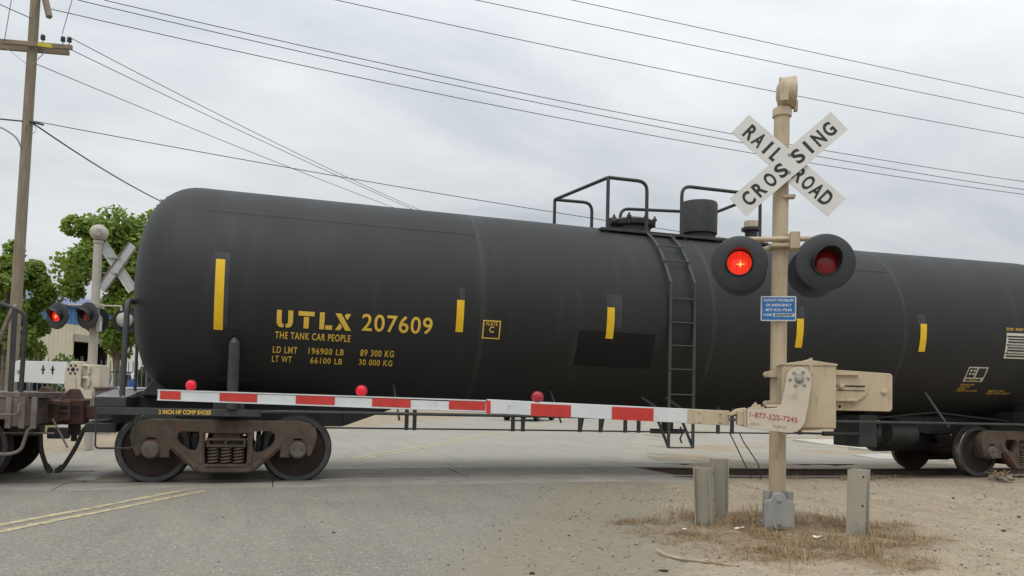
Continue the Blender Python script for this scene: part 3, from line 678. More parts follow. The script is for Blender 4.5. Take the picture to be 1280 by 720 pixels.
rail_('handrail', [(4.69, yf, 4.60), (5.38, yf, 4.61), (5.38, yf, 3.72)])
rail_('handrail', [(5.92, yf, 3.72), (5.92, yf, 4.56), (7.80, yf, 4.66), (7.80, yf, 3.68)])
rail_('handrail', [(7.80, yn, RT), (7.80, yf, RT)], .028, .03)
for x, y in ((5.05, yn), (4.69, yf), (7.80, yn), (7.80, yf)):
    MB(BASE).cyl((x, y, 3.60), (x, y, 3.70), .05, .03, 10).build('rail_foot', 'black', TC, smooth=True)
T0 = tzc(CX)+TR
m = MB(BASE); m.lathe([(.30, -.03), (.30, .09), (.36, .12), (.37, .19), (.33, .22), (.18, .26), (.02, .27)], (5.79, YC, T0), (0, 0, 1), 28)
man = m.build('manway', 'black', TC, smooth=True)
for k in range(8):
    a = 2*PI*k/8+.2; p = Vector((5.79+.37*math.cos(a), YC+.37*math.sin(a), T0+.10))
    q = MB(BASE); q.cyl(p, p+Vector((0, 0, .18)), .018, n=8); q.cyl(p+Vector((0, 0, .10)), p+Vector((0, 0, .14)), .038, n=6); q.build('eye_bolt', 'black', man)
q = MB(BASE); q.cyl((5.33, YC-.12, T0+.15), (5.48, YC-.05, T0+.17), .06, n=10); q.bar((5.35, YC-.1, T0+.1), (5.6, YC, T0+.2), .05, .05); q.build('hinge', 'black', man, bev=.01)
m = MB(BASE); m.lathe([(.25, -.03), (.25, .10), (.31, .10), (.31, .13), (.315, .60), (.30, .64), (.02, .645)], (7.04, YC, T0), (0, 0, 1), 32); m.build('valve_housing', 'black', TC, smooth=True, angle=40)
m = MB(BASE); m.lathe([(.11, -.03), (.11, .24), (.17, .25), (.17, .30)], (8.08, YC, T0), (0, 0, 1), 20); v_ = m.build('safety_valve', 'black', TC, smooth=True, angle=40)
MB(BASE).lathe([(.13, .30), (.12, .42), (.02, .43)], (8.08, YC, T0), (0, 0, 1), 10).build('valve_cap', 'tan', v_, bev=.004)

# ---------------------------------------------------------------- trucks
def wheel_mesh(off):
    """axis along -Y (outer face at y=0, flange inside at +y)"""
    prof = [(.055, -.02), (.13, -.015), (.15, .03), (.20, .055), (.30, .052), (.355, .040), (.362, .010), (.375, 0), (.432, .002), (.4375, .010), (.440, .085), (.446, .100), (.466, .112), (.468, .125), (.455, .138), (.375, .140), (.36, .12), (.30, .09), (.15, .09), (.13, .14), (.055, .14)]
    return prof
def truck(xc):
    base = BASE
    B_ = MB(base); B_.box(xc-.17, xc+.17, YC-1.02, YC+1.02, .46, .66); B_.box(xc-.25, xc+.25, YC-.4, YC+.4, .60, .74)
    tk = B_.build('truck', 'rust', TC, bev=.02)
    MB(base).box(xc-.26, xc+.26, YC-.90, YC+.90, .21, .455).build('spring_shade_block', 'dark', tk, bev=.01)  # dark block added to stand for the shade behind the springs
    mir = lambda pts: pts+[(-x, z) for x, z in reversed(pts)]
    outer = mir([(-.26, .165), (-.36, .19), (-.52, .33), (-.645, .455), (-.685, .44), (-.685, .355), (-.775, .355), (-.775, .52), (-.80, .57), (-.85, .60), (-.93, .60), (-.98, .56), (-1.0, .50), (-1.02, .38), (-1.045, .38), (-1.09, .50), (-1.115, .60), (-1.10, .70), (-1.02, .775), (-.88, .805), (-.45, .80)])
    winl = [(-.325, .675), (-.53, .685), (-.59, .65), (-.60, .575), (-.56, .50), (-.45, .42), (-.37, .405), (-.335, .44), (-.305, .60)]
    spring = [(-.275, .665), (-.275, .27), (-.25, .235), (.25, .235), (.275, .27), (.275, .665)]
    for sg in (-1, 1):
        ysf = YC+sg*1.02
        me_ = outline([outer, winl, [(-x, z) for x, z in reversed(winl)], spring], .055, .018)
        remap(me_, lambda u, v, w_: Vector((xc+u, ysf+w_, v))-Vector(base))
        link('side_frame', me_, 'rust', tk, smooth=True, angle=40)
        # raised flanges on the lower diagonals and rim of the frame
        for s2 in (-1, 1):
            f = MB(base); yy = ysf+sg*.072
            f.bar((xc+s2*.63, yy, .50), (xc+s2*.34, yy, .21), .045, .06, up=(s2, 0, 1)); f.bar((xc+s2*.30, yy, .26), (xc+s2*.30, yy, .66), .035, .05, up=(1, 0, 0))
            f.bar((xc+s2*.62, yy-.004*sg, .46), (xc+s2*.66, yy-.004*sg, .53), .05, .06, up=(0, 0, 1))
            f.build('frame_rib', 'rust', tk, bev=.012)
        b = MB(base); yy = ysf+sg*.02
        b.box(xc-.24, xc+.24, yy-.06, yy+.06, .555, .585); b.box(xc-.24, xc+.24, yy-.06, yy+.06, .47, .505)
        for dx in (-.235, -.02, .205): b.box(xc+dx, xc+dx+.03, yy-.055, yy+.055, .505, .555)
        b.build('bolster_end', 'rust', tk, bev=.008)
        for dx in (-.155, 0, .155):
            p = []; R = .062
            for i in range(81): a = 2*PI*i/16; p.append((xc+dx+R*math.cos(a), ysf+R*math.sin(a), .255+.205*i/80))
            s_ = MB(base); s_.tube(p, .0135, 6); s_.build('coil_spring', 'spring', tk, smooth=True)
        st_ = MB(base); st_.box(xc-.24, xc+.24, ysf-.09, ysf+.09, .225, .255); st_.build('spring_seat', 'rust', tk, bev=.006)
        for dx in (-.89, .89):
            x = xc+dx
            yo = YC+sg*.816
            w_ = MB(base); w_.lathe(wheel_mesh(0)[:6]+[(.355, .14)], (x, yo, .44), (0, -sg, 0) if False else (0, -sg, 0), 8)
            w_.v.clear(); w_.f.clear()
            w_.lathe([(r, -h) for r, h in wheel_mesh(0)], (x, yo, .44), (0, sg, 0), 64, closed=True)
            wo = w_.build('wheel', 'plate', tk, smooth=True, angle=28)
            rm = MB(base); rm.lathe([(.376, .0025), (.431, .0025), (.431, -.004), (.376, -.004)], (x, yo, .44), (0, sg, 0), 64, closed=True); rm.build('wheel_rim', 'rim', tk, smooth=True, angle=28)
            rm = MB(base); rm.lathe([(.433, -.003), (.4390, -.011), (.4415, -.085), (.437, -.085), (.43, -.003)], (x, yo, .44), (0, sg, 0), 64, closed=True); rm.build('wheel_tread', 'tread', tk, smooth=True, angle=28)
            c = MB(base); ys = YC+sg*.93
            c.lathe([(.115, -.10), (.118, .12), (.112, .125), (.108, .19), (.09, .21), (.02, .212)], (x, ys, .44), (0, sg, 0), 28)
            c.build('bearing', 'cap', tk, smooth=True, angle=40)
            for k in range(3):
                a = 2*PI*k/3+.5; q = MB(base); p = Vector((x+.058*math.cos(a), ys+sg*.205, .44+.058*math.sin(a))); q.cyl(p, p+Vector((0, sg*.02, 0)), .016, n=6); q.build('cap_screw', 'cap', tk)
            ad = MB(base); ad.prism([(x-.115, .44), (x-.115, .52), (x-.08, .565), (x+.08, .565), (x+.115, .52), (x+.115, .44), (x+.10, .44), (x+.095, .49), (x+.06, .53), (x-.06, .53), (x-.095, .49), (x-.10, .44)], lambda u, v, q_: (u, q_, v), ysf-.07, ysf+.085)
            ad.build('bearing_adapter', 'rust2', tk)
    for dx in (-.89, .89):
        a = MB(base); a.cyl((xc+dx, YC-.85, .44), (xc+dx, YC+.85, .44), .08, n=20); a.build('axle', 'plate', tk, smooth=True)
        for sg in (-1, 1):
            q = MB(base); s2 = 1 if dx < 0 else -1; q.box(*sorted((xc+dx+s2*.46, xc+dx+s2*.53)), YC+sg*.74-.05, YC+sg*.74+.05, .33, .62); q.build('brake_shoe', 'black', tk, bev=.01)
    bb = MB(base); bb.bar((xc-.38, YC-.8, .36), (xc-.38, YC+.8, .36), .09, .12); bb.bar((xc+.38, YC-.8, .36), (xc+.38, YC+.8, .36), .09, .12); bb.build('brake_beam', 'black', tk, bev=.01)
    return tk
truck(-.39); truck(13.16)

# ---------------------------------------------------------------- neighbouring flat car (its end only)
FB = (-9.5, YC, 0)
FC = thing('flat_car', 'weathered brown flat car coupled to the left end of the black tank car', 'flat car', FB)
m = MB(FB); m.box(-15, -2.66, 10.60, 13.38, 1.05, 1.115); m.build('deck', 'decal_rust', FC, bev=.008)
m = MB(FB); m.box(-15, -2.70, 10.62, 10.70, .80, 1.049); m.box(-15, -2.70, 13.28, 13.36, .80, 1.049); m.build('side_sill', 'decal_rust', FC, bev=.008)
m = MB(FB); m.box(-2.80, -2.60, 10.58, 13.40, .72, 1.045); m.build('end_sill', 'decal_rust', FC, bev=.01)
m = MB(FB); m.prism([(-2.66, 10.6), (-2.46, 11.1), (-2.46, 11.6), (-2.66, 11.7)], lambda u, v, w_: (u, v, w_), 1.05, 1.12); m.build('deck_extension', 'decal_rust', FC, bev=.008)
m = MB(FB); m.box(-14, -2.75, YC-.25, YC+.25, .55, .95); m.build('centre_sill', 'decal_rust', FC, bev=.012)
m = MB(FB); m.tube(fillet([(-4.2, 10.66, 2.62), (-2.97, 10.66, 2.16), (-2.66, 10.66, 2.05), (-2.67, 10.66, 1.12)], .1), .026, 10); m.build('handrail', 'black', FC, smooth=True)
m = MB(FB); m.tube([(-2.80, 10.66, 2.10), (-3.10, 10.66, 1.12)], .026, 10); m.build('handrail_brace', 'decal_rust', FC, smooth=True)
m = MB(FB); m.bar((-2.775, 10.66, 2.1), (-2.775, 10.66, 1.12), .05, .04, up=(0, 1, 0)); m.build('handrail_post', 'black', FC)
for xa in (-2.62, -2.76, -2.50):
    m = MB(FB); m.box(xa-.03, xa+.03, 10.545, 10.58, .70, 1.06); m.build('sill_stake', 'decal_rust', FC, bev=.006)
m = MB(FB); m.tube(fillet([(-2.95, 10.56, .95), (-2.95, 10.50, .86), (-2.65, 10.50, .86), (-2.65, 10.56, .99)], .05), .012, 6); m.build('grab_iron', 'decal_rust', FC, smooth=True)
m = MB(FB); m.tube(fillet([(-2.48, 10.60, .72), (-2.56, 10.60, .70), (-2.62, 10.60, .45), (-2.72, 10.60, .40), (-3.2, 10.60, .41)], .08), .02, 8); m.build('sill_step', 'decal_rust', FC, smooth=True)
m = MB(FB); m.tube([(-2.40, 11.0, .80), (-2.22, 11.0, .45)], .014, 6); m.tube([(-2.9, 10.9, .63), (-2.35, 10.9, .63)], .01, 6); m.build('uncoupling_lever', 'decal_rust', FC, smooth=True)
m = MB(FB); m.box(-2.95, -2.62, YC-.10, YC+.10, .77, .95)
m.prism([(-2.78, YC-.18), (-2.78, YC+.2), (-2.58, YC+.24), (-2.50, YC+.1), (-2.50, YC-.19), (-2.60, YC-.26)], lambda u, v, w_: (u, v, w_), .69, 1.02)
m.prism([(-2.86, .95), (-2.58, .95), (-2.60, 1.08), (-2.68, 1.19), (-2.74, 1.19)], lambda u, v, w_: (u, w_, v), YC-.14, YC+.12); m.build('coupler', 'rust2', FC, bev=.02)
m = MB(FB); m.prism([(-2.86, YC-.32), (-2.50, YC-.32), (-2.44, YC-.2), (-2.6, YC-.1), (-2.86, YC-.14)], lambda u, v, w_: (u, v, w_), .72, .98); m.build('knuckle', 'rust2', FC, bev=.025)
m = MB(FB); m.tube(fillet([(-2.80, YC-.42, .72), (-2.66, YC-.42, .62), (-2.64, YC-.40, .36), (-2.58, YC-.36, .17)], .1), .028, 10); m.build('brake_hose', 'rubber', FC, smooth=True)
m = MB(FB); m.cyl((-2.585, YC-.36, .19), (-2.54, YC-.36, .11), .038); m.box(-2.565, -2.51, YC-.40, YC-.32, .085, .14); m.build('hose_coupling', 'rubber', FC, bev=.008)
m = MB(FB); m.box(-2.6, -2.35, YC-.35, YC-.2, .52, .66); m.build('angle_cock', 'black', FC, bev=.02)
for xw in (-3.34, -5.12):
    for sg in (-1, 1):
        q = MB(FB); q.lathe([(r, -h) for r, h in wheel_mesh(0)], (xw, YC+sg*.816, .44), (0, sg, 0), 56, closed=True); wo = q.build('wheel', 'plate', FC, smooth=True, angle=28)
        q = MB(FB); q.lathe([(.376, .0025), (.431, .0025), (.431, -.004), (.376, -.004)], (xw, YC+sg*.816, .44), (0, sg, 0), 56, closed=True); q.build('wheel_rim', 'rim', wo, smooth=True, angle=28)
    q = MB(FB); q.cyl((xw, YC-.9, .44), (xw, YC+.9, .44), .08); q.build('axle', 'plate', FC, smooth=True)
for sg in (-1, 1):
    q = MB(FB); q.prism([(-5.3, .5), (-5.2, .75), (-3.25, .75), (-3.12, .5), (-3.3, .40), (-3.55, .45), (-3.95, .18), (-4.5, .18), (-4.9, .45), (-5.2, .40)], lambda u, v, w_: (u, w_, v), YC+sg*1.02-.06, YC+sg*1.02+.06); q.build('side_frame', 'rust', FC, bev=.02)

# ---------------------------------------------------------------- crossing signals
def lamp(parent, x, y, z, yaw, lens, rr=.257, arm=None, pitch=0., hood_side=0, body='lampblk'):
    """yaw 0 faces local -Y. lamp = housing > background, hood, lens"""
    c, s_ = math.cos(yaw), math.sin(yaw)
    def fn(p): px, py, pz = p; py2 = py*math.cos(pitch)-pz*math.sin(pitch); pz2 = py*math.sin(pitch)+pz*math.cos(pitch); return Vector((x+px*c-py2*s_, y+px*s_+py2*c, z+pz2))
    def mk(b): b.v = [fn(p) for p in b.v]; return b
    h = MB(); h.lathe([(.02, .20), (.08, .195), (.125, .15), (.135, .08), (.135, .0)], (0, 0, 0), (0, 1, 0), 28)
    hs = mk(h).build('lamp', body, parent, smooth=True, angle=40)
    d = MB(); d.lathe([(.125, -.006), (rr-.012, -.012), (rr, -.004), (rr, .006), (rr-.012, .004), (.125, .008)], (0, 0, 0), (0, 1, 0), 56, closed=True); mk(d).build('lamp_background', 'lampblk', hs, smooth=True, angle=40)
    v = MB(); n = 24; vs = []; fs = []; a0, a1 = math.radians(-38), math.radians(218)
    for i in range(n+1):
        a = a0+(a1-a0)*i/n; k = (math.sin(a)+.62)/1.62; ln = .03+.20*max(0, k)
        for r_, yy in ((.128, -.008), (.124-.010*k, -ln), (.119-.010*k, -ln), (.121, -.008)): vs.append((r_*math.cos(a), yy, r_*math.sin(a)))
    for i in range(n):
        for q in range(4): q2 = (q+1) % 4; fs.append((4*i+q, 4*i+q2, 4*i+4+q2, 4*i+4+q))
    fs += [(0, 1, 2, 3), (4*n+3, 4*n+2, 4*n+1, 4*n)]
    v.add(vs, fs); mk(v).build('lamp_hood', 'lampblk', hs, smooth=True, angle=40)
    g = MB(); g.lathe([(.112, -.012), (.10, -.026), (.07, -.038), (.03, -.044), (.002, -.045)], (0, 0, 0), (0, 1, 0), 28); mk(g).build('lens', lens, hs, smooth=True, angle=60)
    r_ = MB(); r_.lathe([(.110, -.010), (.122, -.010), (.122, -.022), (.110, -.022)], (0, 0, 0), (0, 1, 0), 36, closed=True); mk(r_).build('lens_ring', 'lampblk', hs, smooth=True, angle=40)
    if lens == 'lens_on':
        b = MB(); b.lathe([(.014, -.044), (.011, -.050), (.002, -.052)], (0.008, 0, -.018), (0, 1, 0), 12); b.box(-.028, .044, -.0485, -.043, -.0195, -.0145); b.box(.005, .011, -.0485, -.043, -.045, .015); mk(b).build('bulb', 'bulb', hs)
        l_ = MB()
        for i in range(-3, 4):
            if i: l_.box(i*.027-.0015, i*.027+.0015, -.046+abs(i)*.0035, -.03, -math.sqrt(.1**2-(i*.027)**2), math.sqrt(.1**2-(i*.027)**2))
        mk(l_).build('lens_rib', 'lens_off', hs)
    return hs
def crossbuck(parent, cx, cz, y, back=False, ang=(math.radians(-43.5), math.radians(41)), Lb=1.22, Wb=.232, cx2=None, cz2=None):
    cx2 = cx if cx2 is None else cx2; cz2 = cz if cz2 is None else cz2
    for i, a in enumerate(ang):
        ox, oz = ((cx, cz), (cx2, cz2))[i]; yy = y-(i*.022)
        u = Vector((math.cos(a), 0, math.sin(a))); v = Vector((-math.sin(a), 0, math.cos(a))); o_ = Vector((ox, yy, oz))
        fn = lambda p, q, w_: o_+u*p+v*q+Vector((0, w_, 0))
        b = MB(); b.prism([(-Lb/2, -Wb/2), (Lb/2, -Wb/2), (Lb/2, Wb/2), (-Lb/2, Wb/2)], fn, -.004, .004)
        bo = b.build('crossbuck_board', 'signwhite', parent)
        if back:
            e_ = MB()
            for q in (-Wb/2, Wb/2): e_.prism([(-Lb/2, q-.012), (Lb/2, q-.012), (Lb/2, q+.012), (-Lb/2, q+.012)], fn, .005, .03)
            e_.build('board_stiffener', 'signback', bo)
            e_ = MB(); e_.prism([(-Lb/2+.01, -Wb/2+.013), (Lb/2-.01, -Wb/2+.013), (Lb/2-.01, Wb/2-.013), (-Lb/2+.01, Wb/2-.013)], fn, .0045, .007); e_.build('board_back', 'signback', bo)
        words = (('RAIL', -.53, -.09), ('ROAD', .09, .53)) if i == 0 else (('CROS', -.55, -.02), ('SING', .055, .55))
        for wd, xa, xb in words:
            n = len(wd)
            for k, ch in enumerate(wd):
                cellw = (xb-xa)/n; cxx = xa+cellw*(k+.5)
                me_ = text_mesh(ch, .2, None, .006, align='CENTER', height=.142)
                xs_ = [q.co.x for q in me_.vertices]; wid = max(xs_)-min(xs_); tw = {'I': .03, 'L': .075}.get(ch, .095); sc = tw/wid
                remap(me_, lambda p, q, w_: fn(cxx+p*sc, q-.071, -.0062)); link('lettering', me_, 'letterblk', bo)
    for dx, dz in ((.0, .085), (.0, -.085)):
        q = MB(); q.lathe([(.002, -.016), (.012, -.012), (.014, 0)], (cx+dx*1.0+.01, y-.026, cz+dz+.01), (0, 1, 0), 10); q.build('sign_bolt', 'castgrey', parent, smooth=True)
def bolt(parent, x, y, z, r, m='castgrey', name='bolt'):
    q = MB(); q.lathe([(.002, -r*.9), (r*.7, -r*.75), (r, -r*.2), (r, 0), (r*1.3, 0), (r*1.3, .008)], (x, y, z), (0, 1, 0), 12); return q.build(name, m, parent, smooth=True)

B1 = (4.75, 6.54, .04)
S1 = thing('crossing_signal', 'tan crossing signal mast with crossbuck, red lamps and striped gate arm lowered', 'crossing signal', B1, RANG)
Z1 = -.04                                     # authored with z from the road level
def mz(b):                                    # shift authored z to the thing's base
    b.off = Vector((0, 0, .04)); return b
class SB(MB):
    def __init__(s): MB.__init__(s, (0, 0, .04))
def tiltx(z): return -.012+.0*z
b = SB(); b.tube([(-.022, 0, .10), (-.022, 0, 1.2), (-.020, 0, 2.2), (-.010, 0, 4.05)], [.080, .0755, .0745, .0735], 28); mast = b.build('mast', 'tan', S1, smooth=True)
b = SB(); b.lathe([(.082, 3.985), (.090, 3.99), (.090, 4.06), (.084, 4.07), (.02, 4.075)], (-.009, 0, 0), (0, 0, 1), 24); b.build('mast_cap', 'tan', mast, smooth=True, angle=40)
b = SB(); b.lathe([(.02, -.10), (.07, -.095), (.115, -.075), (.145, -.04), (.15, -.01), (.150, .03), (.155, .04), (.155, .075), (.13, .08), (.02, .08)], (.035, 0, 4.225), (1, 0, 0), 36)
bell = b.build('bell', 'tan', S1, smooth=True, angle=40)
b = SB(); b.box(-.05, .03, -.152, -.140, 4.10, 4.24); b.box(.10, .135, -.03, .03, 4.04, 4.14); b.bar((.02, 0, 4.05), (.02, 0, 4.1), .08, .08, up=(0, 1, 0)); b.build('bell_bracket', 'tan', bell, bev=.006)
b = SB(); b.lathe([(.160, -.004), (.160, .006), (.152, .006), (.152, -.004)], (-.03, 0, 4.215), (1, 0, 0), 36, closed=True); b.build('bell_band', 'tan', bell, smooth=True)
for q in ((-.10, .16, 3.33, 3.36), (-.10, .06, 3.58, 3.61)): SB().box(q[0], q[1], -.118, -.06, q[2], q[3]).build('crossbuck_bracket', 'tan', S1, bev=.004)
b = SB(); b.bar((.05, -.09, 3.19), (.05, .0, 3.19), .12, .03); b.build('crossbuck_bracket', 'tan', S1, bev=.004)
# move crossbuck in local frame
crossbuck(S1, .03, 3.475-.04, -.13, ang=(math.radians(-43.3), math.radians(41.5)))
b = SB(); b.tube([(-.41, -.11, 2.768), (.26, -.115, 2.768)], .026, 12); xa_ = b.build('lamp_crossarm', 'tan', S1, smooth=True)
b = SB(); b.box(.05, .14, -.19, -.05, 2.66, 2.83); b.box(-.12, .08, -.13, .1, 2.69, 2.73); b.build('crossarm_clamp', 'tan', xa_, bev=.012)
b = SB(); b.tube([(-.37, .42, 2.70), (-.12, .1, 2.72), (.1, .1, 2.72), (.40, .42, 2.70)], .024, 10); b.build('lamp_crossarm', 'tan', S1, smooth=True)
for xq, yq in ((-.42, -.14), (.30, -.28)):
    b = SB(); b.tube(fillet([(xq+.03, -.11, 2.768), (xq, yq, 2.74), (xq, yq, 2.5)], .05), .026, 10); b.build('lamp_bracket', 'tan', S1, smooth=True)
for xq in (-.36, .38):
    b = SB(); b.tube([(xq, .42, 2.71), (xq, .34, 2.5)], .026, 10); b.build('lamp_bracket', 'tan', S1, smooth=True)
tag(lamp(S1, -.428, -.35, 2.499-.04, math.radians(-3), 'lens_on'), 'lamp with its red lens lit')
tag(lamp(S1, .306, -.50, 2.478-.04, math.radians(2), 'lens_off'), 'lamp with its red lens dark')
lamp(S1, -.345, .40, 2.545-.04, PI, 'lens_off'); lamp(S1, .37, .40, 2.525-.04, PI, 'lens_off')
# blue notice
b = SB(); b.prism([(-.202+.02*0, 1.993)]+[(-.195, 1.986), (.113, 1.986), (.121, 1.994), (.121, 2.215), (.113, 2.223), (-.195, 2.223), (-.202, 2.215)], lambda u, v, w_: (u, w_, v), -.106, -.100); bs = b.build('notice_plate', 'printw', S1)
b = SB(); b.prism([(-.190, 1.998), (.109, 1.998), (.109, 2.211), (-.190, 2.211)], lambda u, v, w_: (u, w_, v), -.109, -.1065); b.build('notice_field', 'blue', bs)
b = SB(); b.prism([(-.088, 2.028), (.104, 2.028), (.104, 2.058), (-.088, 2.058)], lambda u, v, w_: (u, w_, v), -.1105, -.1095); b.build('notice_strip', 'printw', bs)
for tx, xa, xb, zb, h, mm in (('REPORT PROBLEM', -.175, .095, 2.170, .026, 'printw'), ('OR EMERGENCY', -.158, .08, 2.124, .026, 'printw'), ('877-522-7245', -.158, .08, 2.078, .026, 'printw'), ('X-ING', -.178, -.098, 2.032, .024, 'printw'), ('842094P', -.075, .09, 2.033, .020, 'letterblk')):
    me_ = text_mesh(tx, h/.72, xb-xa, .0012, 1.05, height=h); yq = -.1112 if mm == 'printw' else -.1122
    remap(me_, lambda u, v, w_: Vector((xa+u, yq, zb+v-.04))); link('lettering', me_, mm, bs)
b = SB(); b.tube([(-.1, .0, 2.1), (-.1, -.1, 2.1)], .006, 6); b.box(-.10, .06, -.10, -.07, 2.09, 2.12); b.build('notice_bracket', 'castgrey', bs)
# gate mechanism
b = SB(); b.box(-.05, .418, -.44, -.09, .985, 1.565); mech = b.build('gate_mechanism', 'tan', S1, bev=.02, seg=3)
b = SB(); b.prism([(-.06, 1.562), (.17, 1.60), (.20, 1.618), (.205, 1.60), (.425, 1.568), (.425, 1.552), (-.06, 1.552)], lambda u, v, w_: (u, w_, v), -.45, -.08); b.build('mechanism_lid', 'tan', mech, bev=.006)
b = SB(); b.box(.185, .21, -.452, -.435, 1.47, 1.62); b.build('lid_hasp', 'tan', mech, bev=.004)
b = SB(); b.prism([(.05, .955), (.40, .99), (.40, 1.0), (.0, 1.0)], lambda u, v, w_: (u, w_, v), -.40, -.12); b.build('mechanism_foot', 'tan', mech, bev=.006)
for zb in (1.20, 1.48):
    b = SB(); b.tube([(-.13, -.06, zb), (-.13, .07, zb)], .028, 10); b.box(-.13, .02, -.13, -.08, zb-.03, zb+.03); b.lathe([(.0855, -.02), (.095, -.02), (.095, .02), (.0855, .02)], (-.022, 0, zb), (0, 0, 1), 24, closed=True); b.build('mast_clamp', 'tan', mech, bev=.008)
# counterweight
b = SB(); b.prism(arc(.900, 1.47, .03, PI/2, 0, 4)+arc(.900, 1.185, .03, 0, -PI/2, 4)+[(.25, 1.152), (.25, 1.535)], lambda u, v, w_: (u, w_, v), -.27, -.215)
cw = b.build('counterweight', 'tan', S1, bev=.006)
b = SB(); b.prism([(.30, 1.26), (.60, 1.245)]+arc(.60, 1.365, .12, -PI/2, PI/2, 8)+[(.30, 1.50)], lambda u, v, w_: (u, w_, v), -.292, -.271); b.build('weight_boss', 'tan', cw, bev=.004)
for zb in (1.485, 1.25): b = SB(); b.box(.30, .63, -.32, -.292, zb-.012, zb+.012); b.build('weight_rib', 'tan', cw, bev=.005)
b = SB(); b.box(.44, .69, -.296, -.2925, 1.372, 1.384); b.box(.44, .69, -.296, -.2925, 1.335, 1.341); b.build('weight_slot', 'dark', cw)
bolt(cw, .486, -.30, 1.376-.04, .025, 'tan'); bolt(cw, .857, -.275, 1.33-.04, .022, 'tan'); bolt(cw, .48, -.273, 1.19-.04, .010, 'dark')
# crank arm carrying the gate
pl = arc(.083, 1.425, .108, PI*.98, 0.0, 14)+[(.182, 1.33), (.165, 1.20), (.145, 1.10)]+arc(.0, 1.085, .142, -.1, -PI/2, 6)+[(-.36, .975), (-.358, 1.15), (-.115, 1.162)]+[(-.08, 1.175), (-.062, 1.21), (-.05, 1.27)]
b = SB(); b.prism(pl, lambda u, v, w_: (u, w_, v), -.525, -.49); cr = b.build('gate_crank', 'tan2', S1, bev=.004)
bolt(cr, .085, -.527, 1.427-.04, .034)
for k in range(6): a = PI/3*k+.1; bolt(cr, .085+.078*math.cos(a), -.527, 1.427+.066*math.sin(a)-.04, .0125)
me_ = text_mesh('1-877-522-7245', .06, .41, .0012, 1.05, height=.048)
remap(me_, lambda u, v, w_: Vector((-.338+u, -.5275, 1.077+v-.1*u-.04))); link('lettering', me_, 'printred', cr)
me_ = text_mesh('GL    062', .03, .30, .0002, 1.1, height=.020)
remap(me_, lambda u, v, w_: Vector((-.325+u, -.5275, 1.010+v-.09*u-.04))); link('lettering', me_, 'castgrey', cr)
b = SB(); b.cyl((.085, -.52, 1.427), (.085, -.40, 1.427), .06); b.build('crank_shaft', 'castgrey', cr, smooth=True)
b = SB(); b.box(-.44, -.345, -.49, -.29, 1.0, 1.13); b.prism([(-.52, 1.09), (-.44, 1.145), (-.36, 1.158), (-.36, 1.13), (-.50, 1.075)], lambda u, v, w_: (u, w_, v), -.46, -.30); b.box(-.385, -.36, -.51, -.28, .985, 1.15)
br = b.build('arm_bracket', 'tan', cr, bev=.008)
b = SB(); b.bar((-.345, -.5, 1.155), (-.21, -.5, 1.165), .05, .015); b.bar((-.32, -.5, 1.16), (-.28, -.5, 1.205), .02, .02); b.cyl((-.19, -.47, 1.175), (-.05, -.47, 1.18), .014, n=8); b.box(-.30, -.24, -.52, -.47, 1.165, 1.19); b.build('break_pin', 'tan', cr, bev=.003)
# gate arm
def armz(x):
    return 1.058+(1.092-1.058)*(x+.5)/(-2.78+.5) if x > -2.78 else 1.108+(1.134-1.108)*(x+2.78)/(-6.36+2.78)
def seg(m_, x0, x1, hh, y0, y1, z_in=0):
    z0, z1 = armz(x0-1e-5), armz(x1+1e-5)
    m_.add([(x, y, z+s_*hh/2) for x, z in ((x0, z0), (x1, z1)) for y in (y0, y1) for s_ in (-1, 1)], [(0, 1, 3, 2), (4, 6, 7, 5), (0, 2, 6, 4), (1, 5, 7, 3), (0, 4, 5, 1), (2, 3, 7, 6)])
b = SB(); seg(b, -.51, -2.80, .134, -.355, -.305); ga = b.build('gate_arm', 'white', S1, bev=.004)
b = SB(); seg(b, -2.55, -6.36, .098, -.350, -.312)
b.build('arm_outer_section', 'white', ga, bev=.003)
b = SB()
for sg in (-1, 1):
    for x0, x1 in ((-2.80, -6.36),):
        z0, z1 = armz(x0), armz(x1)
        b.bar((x0, -.331, z0+sg*.052), (x1, -.331, z1+sg*.052), .05, .012)
b.build('arm_edge_rail', 'white', ga)
b = SB(); seg(b, -.50, -.88, .136, -.358, -.302); b.build('arm_butt', 'tan', ga, bev=.004)
for xq, zq in ((-.58, .04), (-.58, -.04), (-.77, .045), (-.77, -.045)): bolt(ga, xq, -.36, armz(xq)+zq-.04, .012, 'tan')
for x0, x1, hh in ((-6.325, -6.09, .086), (-5.64, -5.22, .084), (-4.79, -4.37, .084), (-3.97, -3.57, .084), (-3.175, -2.81, .086), (-2.80, -2.755, .13), (-2.358, -1.969, .118), (-1.58, -1.19, .122)):
    q = SB(); seg(q, x1, x0, hh, -.3575, -.3515); q.build('red_stripe', 'red', ga)
for xq in (-5.986, -4.096, -2.299):
    zt = armz(xq)+(.060 if xq < -2.78 else .072)
    q = SB(); q.lathe([(.01, .030), (.044, .026), (.053, .010), (.053, 0), (.049, -.018), (.035, -.032), (.002, -.037)], (xq, -.335, zt+.050), (0, 1, 0), 20); al = q.build('arm_lamp', 'armlens' if xq < -3 else 'armlens_dim', ga, smooth=True)
    q = SB(); q.lathe([(.052, -.006), (.060, -.006), (.060, .014), (.052, .014)], (xq, -.335, zt+.050), (0, 1, 0), 24, closed=True); q.build('lamp_rim', 'armlens_dim', al, smooth=True)
    q = SB(); q.box(xq-.02, xq+.02, -.345, -.32, zt-.01, zt+.02); q.build('lamp_stem', 'lampblk', al)
